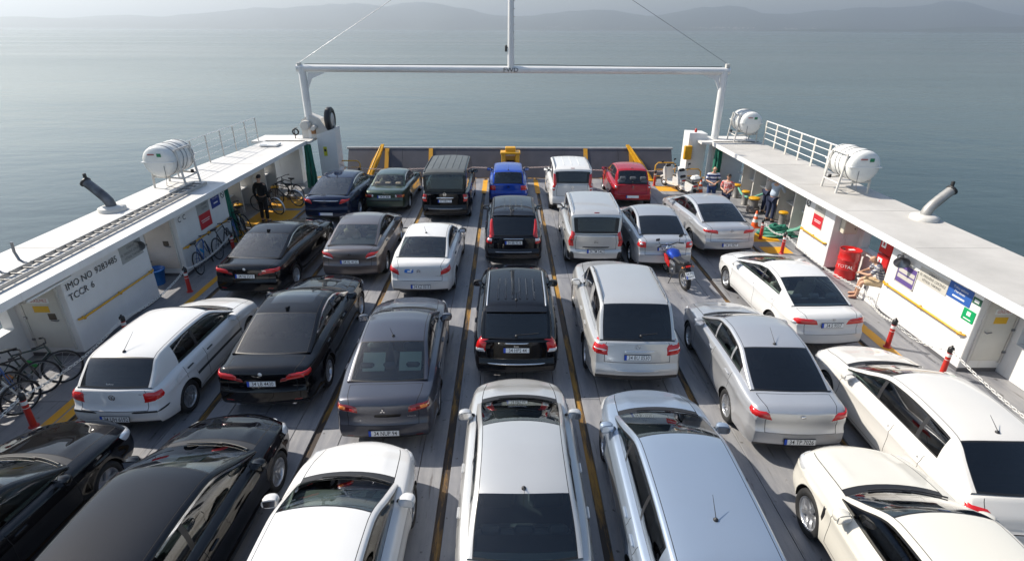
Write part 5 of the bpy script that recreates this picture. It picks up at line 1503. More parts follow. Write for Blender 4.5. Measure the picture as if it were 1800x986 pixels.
S_GREY = mat('sign_grey', (.36, .37, .36), .5); S_RED = mat('sign_red', (.50, .02, .03), .45); S_BLUE = mat('sign_blue', (.025, .10, .36), .45); S_NAVY = mat('sign_navy', (.015, .04, .25), .45); S_PURP = mat('sign_purple', (.11, .07, .24), .5); S_GRN = mat('sign_green_bright', (.0, .30, .10), .45); S_PALE = mat('sign_pale', (.52, .50, .45), .5); S_INKG = mat('ink_grey', (.10, .10, .10), .6)
sign(-1, -9.45, 13.05, 1.60, .85, .42, S_GREY, 'grey lettered plate high on the left casing wall', [('DİKKAT', .12, .085, S_INKG), ('EL FRENİNİ ÇEKİNİZ', .0, .085, S_INKG), ('VİTESE TAKINIZ', -.12, .085, S_INKG)])
sign(-1, -9.45, 16.65, 1.40, .72, .82, S_GREY, 'grey and red notice on the left casing', [('SİGARA', .32, .09, S_INKG, .08), ('İÇİLMEZ', .20, .09, S_INKG, .08)], bands=[(0, -.17, .70, .46, S_RED), (0, -.14, .50, .024, mat('sign_white_print', (.7, .6, .6), .5)), (0, -.20, .44, .024, mat('sign_white_print', (.7, .6, .6), .5))])
sign(-1, -9.45, 17.45, 1.62, .55, .40, S_NAVY, 'dark blue arrow sign on the left casing', [('Yolcu salonu', .09, .07, M_PLATE)], bands=[(0, -.06, .26, .04, M_PLATE)])
def no_smoke(sg, X, Y, Z, label):
    r = empty('no_smoking_sign', (X, Y, Z)); tag(r, label, 'sign')
    mb = MB(); mb.lathe([(.001, 0), (.12, 0), (.12, .008)], 18, axis='X'); mb.build('sign_disc', M_PLATE, r)
    mb = MB(); mb.lathe([(.085, -sg*.012), (.11, -sg*.012), (.11, -sg*.006), (.085, -sg*.006), (.085, -sg*.012)], 20, axis='X', smooth=False); mb.box((-sg*.012, 0, 0), (.005, .025, .19), rot=Matrix.Rotation(R(45), 3, 'X')); mb.build('sign_ring', M_INK, r)
no_smoke(-1, -9.445, 17.95, 1.68, 'small round no smoking sign on the left casing'); no_smoke(1, 9.742, 17.1, 1.66, 'small round no smoking sign on the right casing')
sign(1, 9.75, 12.2, 1.28, .66, .50, S_PURP, 'purple framed notice board on the right casing', [], frame=S_PALE, bands=[(0, .07, .56, .10, S_PALE), (0, -.07, .56, .10, S_PALE)])
sign(1, 9.75, 11.38, 1.52, .92, .34, S_PALE, 'pale lettered plate under the lamp on the right casing', [('DİKKAT', .10, .085, S_INKG), ('EL FRENİNİ ÇEKİNİZ', .0, .085, S_INKG), ('VİTESE TAKINIZ', -.10, .085, S_INKG)])
sign(1, 9.75, 10.58, 1.58, .66, .36, S_BLUE, 'blue sign with white double arrow on the right casing', [('Yolcu salonu', .10, .08, M_PLATE), ('Merdiven', .01, .08, M_PLATE)], bands=[(0, -.10, .34, .035, M_PLATE)])
sign(1, 9.75, 10.12, 1.62, .22, .14, mat('sign_dark_green', (.02, .10, .06), .5), 'small dark exit plate beside the blue arrow sign', bands=[(0, 0, .12, .06, M_PLATE)])
sign(1, 9.75, 10.20, 1.25, .32, .26, S_GRN, 'bright green muster sign below the blue arrow sign', bands=[(0, .04, .10, .09, M_PLATE), (0, -.08, .20, .02, M_PLATE)])
sign(1, 9.75, 16.4, 1.42, .58, .72, S_PALE, 'pale and red notice on the right casing', [('SİGARA', .26, .075, S_INKG)], bands=[(0, -.14, .56, .38, S_RED), (0, -.12, .40, .022, mat('sign_white_print', (.7, .6, .6), .5)), (0, -.17, .36, .022, mat('sign_white_print', (.7, .6, .6), .5))])
sign(1, 11.0, 22.6, 1.5, .3, .22, mat('sign_orange', (.62, .10, .02), .5), 'orange plate on the outer wall by the bollards')
def handrail(sg, X, y0, y1, Z, label):
    r = empty('hand_rail', (X, (y0+y1)/2, Z)); tag(r, label, 'handrail', 'yellow hand rails on the casings')
    h = (y1 - y0)/2
    mb = MB(); mb.tube([(-sg*.02, -h, 0), (-sg*.08, -h + .08, 0), (-sg*.08, h - .08, 0), (-sg*.02, h, 0)], .024, 8); mb.build('rail_tube', M_YELP, r)
    for y in (-h*.9, 0, h*.9):
        mb = MB(); mb.box((-sg*.045, y, -.02), (.09, .04, .07), bev=.008); mb.build('rail_bracket', M_YELP, r)
handrail(-1, -9.45, 10.8, 13.6, .85, 'yellow hand rail below the IMO number'); handrail(-1, -9.45, 15.15, 18.1, .85, 'yellow hand rail below the red notice on the left')
handrail(1, 9.75, 10.08, 12.85, .84, 'yellow hand rail below the purple notice board'); handrail(1, 9.75, 15.65, 17.2, .82, 'yellow hand rail below the red notice on the right')
def tube_lamp(sg, X, y0, y1, label):
    r = empty('tube_lamp', (X, (y0+y1)/2, 1.88)); tag(r, label, 'lamp', 'tube lamps under the roof edges')
    mb = MB(); mb.box((-sg*.07, 0, 0), (.14, y1 - y0, .09), bev=.02); mb.build('lamp_housing', mat('lamp_beige', (.50, .46, .40), .5), r)
    mb = MB(); mb.tube([(-sg*.15, -(y1-y0)/2 + .05, -.02), (-sg*.15, (y1-y0)/2 - .05, -.02)], .028, 8); mb.build('lamp_tube', M_PLATE, r)
    for k in (-1, 1):
        mb = MB(); mb.box((-sg*.06, k*((y1-y0)/2 - .03), .05), (.05, .04, .09)); mb.build('lamp_bracket', M_BLACK, r)
tube_lamp(-1, -9.45, 9.6, 10.9, 'tube lamp above the left numbered door'); tube_lamp(-1, -9.45, 16.7, 18.1, 'tube lamp above the left red notice'); tube_lamp(1, 9.75, 10.2, 11.7, 'tube lamp above the blue arrow sign on the right'); tube_lamp(1, 9.75, 16.0, 17.25, 'tube lamp above the right red notice')
tube_lamp(1, 10.45, 20.2, 21.7, 'tube lamp under the right roof edge above the two men'); tube_lamp(1, 10.45, 22.4, 23.9, 'tube lamp under the right roof edge near the bow')
def horn(sg, X, Y, label):
    r = empty('horn_speaker', (X, Y, 1.72)); tag(r, label, 'loudspeaker', 'horn loudspeakers on the casings')
    mb = MB(); M3 = Vector((-sg*.45, -.75, -.35)).to_track_quat('Z', 'Y').to_matrix()
    mb.lathe([(.04, -.02), (.05, .05), (.07, .12), (.11, .18), (.17, .22), (.175, .225), (.15, .20), (.001, .10)], 16, rot=M3); mb.build('horn_bell', M_ALLOYD, r)
    mb = MB(); mb.box((sg*.04, .03, .06), (.10, .05, .05)); mb.build('horn_bracket', M_WARM, r)
horn(-1, -9.52, 13.45, 'grey horn loudspeaker at the end of the left casing wall'); horn(1, 9.62, 12.35, 'grey horn loudspeaker beside the right CC mark')
r = empty('switch_box', (10.15, 15.54, 1.45)); tag(r, 'beige electrical box on the end wall above the red drum', 'box')
mb = MB(); mb.box((0, -.11, 0), (.42, .22, .42), bev=.015); mb.build('box_case', mat('box_beige', (.60, .55, .45), .5), r); mb = MB(); mb.lathe([(.02, 0), (.02, .02)], 8, axis='Y', c=(.12, -.235, -.05)); mb.build('box_lock', M_BLACK, r)
mb = MB(); mb.tube([(-.08, -.08, -.21), (-.06, -.05, -.5), (-.10, -.03, -.9)], .012, 5); mb.tube([(.02, -.08, -.21), (.03, -.05, -.6), (.0, -.03, -.9)], .012, 5); mb.build('box_cable', M_WARM, r)
# red drum, fire boxes, bench
M_DRUM = mat('drum_red', (.52, .012, .012), .35, coat=.5)
r = empty('oil_drum', (10.12, 15.02, 0)); tag(r, 'red steel oil drum with white lettering behind the seated man', 'drum')
mb = MB(); mb.lathe([(.28, 0), (.295, .02), (.285, .05), (.285, .28), (.30, .30), (.285, .32), (.285, .57), (.30, .59), (.285, .61), (.285, .85), (.30, .88), (.28, .88), (.27, .85), (.001, .85)], 28); mb.build('drum_shell', M_DRUM, r)
inst('lettering', text_mesh('TOTAL', .13), M_PLATE, r, (-.20, -.232, .42), (R(90), 0, R(-41)))
mb = MB(); mb.box((.04, .02, .856), (.16, .10, .006)); mb.build('drum_label', M_PLATE, r)
mb = MB(); mb.lathe([(.03, 0), (.03, .03)], 8, c=(-.15, .1, .85)); mb.build('bung', M_ALLOYD, r)
for z, l in ((.95, 'red fire box on the bay wall, lower one'), (1.45, 'red fire box on the bay wall, upper one')):
    r = empty('fire_box', (10.38, 13.78, z)); tag(r, l, 'fire box', 'red fire boxes'); mb = MB(); mb.box((0, 0, 0), (.36, .5, .47), bev=.02); mb.build('fire_box_case', M_DRUM, r)
    mb = MB(); mb.box((-.182, .08, .03), (.006, .18, .2)); mb.build('fire_box_label', M_PLATE, r); mb = MB(); mb.box((-.187, .08, .03), (.004, .06, .1)); mb.build('fire_box_symbol', S_RED, r)
r = empty('locker_bench', (10.02, 13.42, 0)); tag(r, 'white steel locker used as a bench by the seated man', 'bench')
mb = MB(); mb.box((0, 0, .22), (.50, .95, .44), bev=.012); mb.build('locker_body', M_WHITE, r); mb = MB(); mb.box((0, 0, .455), (.54, 1.0, .03), bev=.008); mb.build('locker_lid', M_WHITE, r); mb = MB(); mb.box((-.262, .1, .36), (.02, .05, .10)); mb.build('locker_latch', M_ALLOYD, r)
# bulwark plate with holes, life ring, blue tub
r = empty('life_ring', (-10.35, 8.9, .95)); tag(r, 'red and white life ring on the wall behind the near bicycles', 'life ring')
mb = MB(); mb.lathe([(.27 + .07*math.cos(a), .05*math.sin(a)) for a in np.linspace(0, 2*math.pi, 11)], 24, axis='X'); mb.build('ring', M_DRUM, r)
for k in range(4):
    a = k*math.pi/2 + .4; mb = MB(); mb.lathe([(.075*math.cos(t), .055*math.sin(t)) for t in np.linspace(0, 2*math.pi, 9)], 8, axis='X'); 
    b = MB(); b.box((0, .27*math.cos(a), .27*math.sin(a)), (.12, .12, .155), rot=Matrix.Rotation(a, 3, 'X'), bev=.04); b.build('ring_band', M_PLATE, r)
r = empty('tub', (-10.05, 14.55, 0)); tag(r, 'blue plastic tub in the bay between the left houses', 'tub'); mb = MB(); mb.lathe([(.20, 0), (.26, .42), (.28, .42), (.28, .45), (.25, .45), (.19, .03), (.001, .03)], 18); mb.build('tub_shell', mat('plastic_blue', (.01, .12, .40), .4), r)
# ------------------------------------------------------------------ posts, chains, bollards, ropes, cone
_post = {}
def post(X, Y, label, tall=.75):
    r = empty('barrier_post', (X, Y, 0)); tag(r, label, 'post', 'red and white barrier posts')
    if not _post:
        _post['a'] = MB().lathe([(.085, 0), (.085, .02), (.056, .022), (.056, .03), (.05, .62)], 14).mesh('post_tube')
        _post['b'] = MB().lathe([(.052, 0), (.052, .075)], 14).mesh('post_band')
        _post['c'] = MB().lathe([(.058, .0), (.06, .09), (.045, .12), (.02, .13), (.02, .16), (.001, .165)], 12).mesh('post_cap')
    inst('post_tube', _post['a'], mat('post_red', (.52, .03, .025), .45), r)
    for z in (.22, .36, .50): inst('post_band', _post['b'], M_PLATE, r, (0, 0, z))
    inst('post_cap', _post['c'], M_BLACK, r, (0, 0, .60))
PL = [(-8.72, 4.2), (-8.72, 8.25), (-8.78, 11.2), (-8.84, 14.0), (-8.9, 16.9)]
PRt = [(9.05, 5.9), (9.28, 9.8), (8.88, 11.0), (9.10, 16.9), (8.98, 18.3)]
for (x, y), l in zip(PL[1:], ['red and white barrier post left of the white hatchback', 'red and white barrier post hidden beside the left wall', 'red and white barrier post near the blue tub', 'red and white barrier post by the leaning bicycles']): post(x, y, l)
for (x, y), l in zip(PRt[1:], ['red and white barrier post before the right numbered door', 'red and white barrier post behind the pearl white hatchback', 'red and white barrier post opposite the red drum', 'red and white barrier post in front of the green net']): post(x, y, l)
post(-6.95, 26.0, 'red and white barrier post beside the left ramp strut'); post(7.0, 25.6, 'red and white barrier post beside the right ramp strut')
def chain(pts, label, m=None, sag=.16):
    r = empty('barrier_chain', pts[0]); tag(r, label, 'chain', 'white plastic barrier chains')
    path = []
    for a, b in zip(pts[:-1], pts[1:]):
        a, b = Vector(a), Vector(b); n = max(4, int((b - a).length / .085))
        for k in range(n): u = k / n; path.append(a.lerp(b, u) - Vector((0, 0, sag * 4 * u * (1 - u))))
    path.append(Vector(pts[-1])); o = Vector(pts[0])
    mb = MB()
    for k in range(len(path) - 1):
        a, b = path[k] - o, path[k+1] - o; d = (b - a).normalized(); c = (a + b) / 2
        s = Vector((0, 0, 1)).cross(d).normalized(); u = d.cross(s)
        w = (s if k % 2 else u) * .024; l = d * .056
        mb.tube([c - l, c - l*.6 + w, c + l*.6 + w, c + l, c + l*.6 - w, c - l*.6 - w], .009, 4, closed=True)
    q = mb.build('chain_links', m or mat('chain_white', (.70, .70, .68), .5), r); q['kind'] = 'stuff'
chain([(x, y, .66) for x, y in PL], 'white barrier chain along the left walkway')
chain([(PRt[0][0], PRt[0][1], .66), (PRt[1][0], PRt[1][1], .66), (PRt[2][0], PRt[2][1], .66), (9.55, 13.2, .42), (PRt[3][0], PRt[3][1], .66), (PRt[4][0], PRt[4][1], .66)], 'white barrier chain along the right walkway')
chain([(-7.9, 25.9, .98), (-6.95, 26.0, .70), (-2.4, 26.4, .72), (2.2, 26.4, .72), (7.0, 25.6, .70), (8.0, 25.6, .9)], 'red and white barrier chain across the bow in front of the ramp', mat('chain_mixed', (.62, .50, .46), .5), .08)
_bol = {}
def bollard(X, Y, h, rr, label, rope=False):
    r = empty('mooring_bollard', (X, Y, 0)); tag(r, label, 'bollard', 'yellow-topped mooring bollards')
    key = (h, rr)
    if key not in _bol:
        _bol[key] = (MB().lathe([(rr*1.15, 0), (rr*1.15, .03), (rr, .04), (rr, h)], 18).mesh('bollard_post'), MB().lathe([(rr, h), (rr*1.3, h + .01), (rr*1.3, h + .06), (rr*1.1, h + .08), (.001, h + .085)], 18).mesh('bollard_cap'))
    inst('bollard_post', _bol[key][0], mat('bollard_grey', (.22, .21, .20), .55, .3, noise=(6, .3)), r); inst('bollard_cap', _bol[key][1], M_YELP, r)
    if rope:
        mb = MB(); pts = [(rr*1.35*math.cos(t), rr*1.35*math.sin(t), .06 + .05*t/6.28) for t in np.linspace(0, 6.28*3.6, 60)]
        mb.tube(pts, .032, 6); mb.build('rope_coil', mat('rope_grey', (.22, .19, .17), .9, bump=(60, .5)), r)
for a in ((10.1, 23.6, .52, .13, 'mooring bollard with yellow cap, farthest one on the right deck'), (10.05, 22.5, .52, .13, 'mooring bollard with yellow cap just behind the coiled one'), (9.95, 21.4, .55, .17, 'thick mooring bollard with coiled grey rope round it'), (10.3, 20.55, .55, .13, 'mooring bollard with yellow cap beside the two men'), (10.25, 19.5, .55, .13, 'mooring bollard with yellow cap nearest to the green net')):
    bollard(*a, rope='coiled grey' in a[4])
bollard(-10.2, 20.4, .55, .13, 'mooring bollard with yellow cap behind the man in black'); bollard(-9.95, 21.9, .52, .13, 'mooring bollard with yellow cap among the far bicycles'); bollard(-10.35, 18.9, .55, .13, 'mooring bollard with yellow cap beside the leaning bicycles'); bollard(-9.9, 23.2, .5, .13, 'mooring bollard with yellow cap nearest the left tower')
M_NET = mat('net_green', (.02, .16, .11), .9, bump=(40, .8)); M_NETP = mat('rope_pale_green', (.14, .36, .27), .9, bump=(60, .6))
r = empty('net_pile', (9.72, 18.75, 0)); tag(r, 'heap of green mooring rope in front of the bollards', 'rope'); rr_ = random.Random(5)
for k in range(9):
    mb = MB(); a0 = rr_.uniform(0, 6.28); ra = .50 - .035*k + rr_.uniform(-.05, .05); z = .04 + .035*k
    mb.tube([((ra + .06*math.sin(3*t + k))*math.cos(t + a0)*1.15, (ra + .05*math.cos(2*t + k))*math.sin(t + a0)*.72, z + .025*math.sin(4*t + k)) for t in np.linspace(0, 6.28, 26)[:-1]], .048, 6, closed=True); mb.build('rope_turn', M_NET if k % 3 else M_NETP, r)
def hanging_rope(pts, label, m, rad=.045):
    mb = MB(); P = [Vector(p) for p in pts]; fine = []
    for i in range(len(P) - 1):
        p0, p1, p2, p3 = P[max(i-1, 0)], P[i], P[i+1], P[min(i+2, len(P)-1)]
        for k in range(6):
            t = k/6; fine.append(.5*((2*p1) + (p2-p0)*t + (2*p0-5*p1+4*p2-p3)*t*t + (3*p1-p0-3*p2+p3)*t**3))
    fine.append(P[-1]); o0 = P[0]
    mb.tube([f - o0 for f in fine], rad, 7); o = mb.build('mooring_rope', m, None, o0); tag(o, label, 'rope', 'green mooring ropes')
hanging_rope([(10.5, 17.42, 1.9), (10.3, 17.6, 1.2), (10.1, 17.9, .55), (9.95, 18.4, .25)], 'green rope hanging from the right roof edge to the heap', M_NETP)
hanging_rope([(10.6, 17.36, 1.85), (10.55, 17.45, 1.0), (10.4, 17.7, .35), (10.1, 18.3, .10)], 'darker green rope hanging beside the right red notice', M_NET)
hanging_rope([(10.05, 23.3, .50), (10.0, 22.6, .38), (10.1, 21.9, .50), (10.7, 21.4, .95), (10.9, 21.2, 1.0)], 'pale green rope led from the far bollard to the outer wall', M_NETP)
hanging_rope([(9.9, 19.4, .15), (10.3, 19.0, .10), (10.7, 18.9, .30), (10.9, 19.3, .70)], 'pale green rope lying from the heap to the outer wall', M_NETP)
def net_bundle(X, Y, z1, label, sg):
    r = empty('hanging_net', (X, Y, 0)); tag(r, label, 'net', 'green hanging nets')
    for k in range(6):
        a = k*1.05; mb = MB(); mb.tube([(.10*math.cos(a), .13*math.sin(a), z1), (.12*math.cos(a+.4), .15*math.sin(a+.3), z1*.66), (.14*math.cos(a+.2), .19*math.sin(a+.6), z1*.33), (.16*math.cos(a), .20*math.sin(a+.4), .03)], .06, 6); mb.build('net_strand', M_NET, r)
net_bundle(-9.62, 18.40, 1.95, 'dark green net hanging at the end of the left house', -1); net_bundle(-8.95, 25.2, 1.95, 'dark green net hanging beside the left tower', -1); net_bundle(9.6, 25.0, 1.95, 'dark green net hanging beside the right tower', 1)
def cone(X, Y, label):
    r = empty('traffic_cone', (X, Y, 0)); tag(r, label, 'cone', 'orange traffic cones')
    mb = MB(); mb.box((0, 0, .015), (.34, .34, .03), bev=.01); mb.build('cone_base', mat('cone_orange', (.75, .10, .01), .5), r)
    mb = MB(); mb.lathe([(.13, .03), (.03, .62), (.001, .62)], 16); mb.build('cone_body', mat('cone_orange', (.75, .10, .01), .5), r)
    for z0, z1 in ((.2, .32), (.42, .52)):
        f = lambda z: .13 - .1*(z - .03)/.59 + .002
        mb = MB(); mb.lathe([(f(z0), z0), (f(z1), z1)], 16); mb.build('cone_band', M_PLATE, r)
cone(9.30, 19.6, 'orange traffic cone between the silver sedan and the bollards'); cone(8.75, 24.3, 'orange traffic cone at the foot of the right tower')

# ------------------------------------------------------------------ bicycles
def bike_meshes():
    R_ = .335
    m = {}
    m['tyre'] = MB().tube([(0, R_*math.cos(t), R_*math.sin(t)) for t in np.linspace(0, 2*math.pi, 37)[:-1]], .019, 6, closed=True).mesh('tyre')
    rim = MB(); rim.tube([(0, (R_-.022)*math.cos(t), (R_-.022)*math.sin(t)) for t in np.linspace(0, 2*math.pi, 37)[:-1]], .011, 5, closed=True)
    rim.lathe([(.022, -.04), (.022, .04)], 8, axis='X'); m['rim'] = rim.mesh('rim')
    sp = MB()
    for k in range(14):
        a = 2*math.pi*k/14; sp.tube([(.03*(1 if k % 2 else -1), .02*math.cos(a+1.2), .02*math.sin(a+1.2)), (0, (R_-.03)*math.cos(a), (R_-.03)*math.sin(a))], .0025, 3, caps=False)
    m['spokes'] = sp.mesh('spokes')
    BB, ST, HT, HB, RA, FA = (0, -.06, .28), (0, -.20, .78), (0, .36, .82), (0, .40, .70), (0, -.50, R_), (0, .52, R_)
    f = MB(); f.tube([BB, ST], .018, 8); f.tube([ST, HT], .018, 8); f.tube([BB, HB], .021, 8); f.tube([HB, HT], .022, 8)
    for s_ in (-.05, .05): f.tube([(0, -.18, .74), (s_, RA[1], RA[2])], .010, 6); f.tube([BB, (s_, RA[1], RA[2])], .011, 6)
    m['frame'] = f.mesh('frame')
    k = MB(); k.tube([HB, (0, .42, .66)], .02, 8)
    for s_ in (-.05, .05): k.tube([(s_*.7, .42, .66), (s_, .455, .55), (s_, FA[1], FA[2])], .013, 6)
    k.tube([HT, (0, .34, .90)], .016, 8); m['fork'] = k.mesh('fork')
    h = MB(); h.tube([(-.30, .26, .93), (-.22, .33, .93), (0, .38, .90), (.22, .33, .93), (.30, .26, .93)], .014, 6); h.tube([(-.31, .22, .93), (-.29, .29, .93)], .02, 6); h.tube([(.31, .22, .93), (.29, .29, .93)], .02, 6); h.tube([(0, .34, .90), (0, .38, .90)], .018, 6); m['handlebar'] = h.mesh('handlebar')
    s = MB(); s.tube([ST, (0, -.225, .88)], .014, 6)
    s.prism([(-.075, -.36), (.075, -.36), (.085, -.28), (.03, -.16), (.022, -.08), (-.022, -.08), (-.03, -.16), (-.085, -.28)], .885, .925); m['saddle'] = s.mesh('saddle')
    c = MB(); c.lathe([(.001, .055), (.09, .055), (.09, .062), (.001, .062)], 18, axis='X', c=(0, BB[1], BB[2])); c.tube([(.07, -.06, .28), (.07, .06, .17)], .011, 5); c.tube([(-.07, -.06, .28), (-.07, -.18, .39)], .011, 5); c.box((.11, .06, .165), (.09, .07, .02)); c.box((-.11, -.18, .395), (.09, .07, .02)); c.tube([(.055, -.06, .37), (.055, -.5, .38)], .005, 4); c.tube([(.055, -.06, .19), (.055, -.5, .29)], .005, 4); m['crank'] = c.mesh('crank')
    return m
BK = bike_meshes()
def bicycle(X, Y, rz, lean, frame_m, label, steer=0.0, guard=None, bottle=None):
    r = empty('bicycle', (X, Y, .004), rz); tag(r, label, 'bicycle', 'bicycles leaning along the left side'); r.rotation_euler = (0, lean, rz)
    for y in (-.50, .52):
        w = empty('wheel', (0, y, .335), 0, r); inst('tyre', BK['tyre'], M_RUBBER, w); inst('rim', BK['rim'], M_ALLOYD, w); q = inst('spokes', BK['spokes'], M_ALLOY, w); q['kind'] = 'stuff'
        if y > 0: w.rotation_euler = (0, 0, steer)
    inst('frame', BK['frame'], frame_m, r); inst('fork', BK['fork'], frame_m, r); inst('handlebar', BK['handlebar'], M_BLACK, r); inst('saddle', BK['saddle'], M_BLACK, r); inst('crank', BK['crank'], M_ALLOYD, r)
    if guard:
        mb = MB(); n = 16; vs = []
        for k in range(n + 1):
            a = R(20) + R(190)*k/n
            for x in (-.035, .035): vs.append((x, -.50 + .37*math.cos(a), .335 + .37*math.sin(a)))
        mb.add(vs, [(2*k, 2*k+1, 2*k+3, 2*k+2) for k in range(n)], True); mb.build('mudguard', guard, r)
    if bottle:
        mb = MB(); mb.lathe([(.036, 0), (.036, .15), (.02, .18), (.018, .2), (.001, .2)], 10, c=(0, .12, .46), rot=Matrix.Rotation(R(38), 3, 'X')); mb.build('bottle', bottle, r)
F_BLK = mat('frame_black', (.015, .015, .017), .3, coat=.6); F_WHT = mat('frame_white', (.62, .62, .60), .3, coat=.6); F_BLU = mat('frame_blue', (.03, .10, .30), .3, coat=.6); F_DRK = mat('frame_dark_teal', (.02, .05, .05), .3, coat=.6); F_YEL = mat('frame_yellow', (.60, .42, .08), .3, coat=.6)
B_GRN = mat('bottle_green', (.03, .30, .05), .3); B_ORG = mat('bottle_orange', (.65, .25, .05), .4); B_BLU = mat('bottle_blue', (.05, .30, .60), .3)
bicycle(-9.60, 9.45, R(-62), R(-7), F_DRK, 'dark racing bicycle with front wheel turned out, nearest to the left door', .35, bottle=B_GRN)
bicycle(-9.72, 9.00, R(-55), R(-9), F_BLK, 'black bicycle with orange bottle in the near left cluster', .2, bottle=B_ORG)
bicycle(-9.55, 8.30, R(-40), R(8), F_WHT, 'white framed bicycle at the left picture edge', .3)
bicycle(-10.0, 8.75, R(-70), R(-10), F_BLU, 'blue bicycle at the back of the near left cluster', -.3)
bicycle(-9.20, 15.75, R(10), R(-9), F_BLU, 'blue and white bicycle leaning below the left red notice', .4, bottle=B_BLU)
bicycle(-9.15, 16.95, R(4), R(-9), F_BLK, 'black bicycle leaning on the wall behind the blue one', .3)
bicycle(-9.35, 18.70, R(35), R(-8), F_WHT, 'white bicycle lying against others beside the green net', .5, bottle=B_GRN)
bicycle(-9.70, 19.35, R(50), R(-9), F_YEL, 'yellowish bicycle left of the man in black', .3)
bicycle(-9.25, 18.10, R(25), R(-9), F_BLU, 'blue bicycle tangled with the white one by the green net', .4)
bicycle(-9.55, 18.95, R(42), R(-10), F_BLK, 'black bicycle standing behind the white one by the green net', .2)
bicycle(-9.45, 21.30, R(65), R(-6), F_BLK, 'black bicycle with white mudguard right of the man in black', .2, guard=M_PLATE)
bicycle(-9.10, 22.40, R(70), R(-6), F_BLK, 'black bicycle with red lamp and white mudguard near the bow', .1, guard=M_PLATE)
bicycle(-9.30, 23.40, R(60), R(-6), F_DRK, 'dark bicycle farthest forward on the left side', .3)

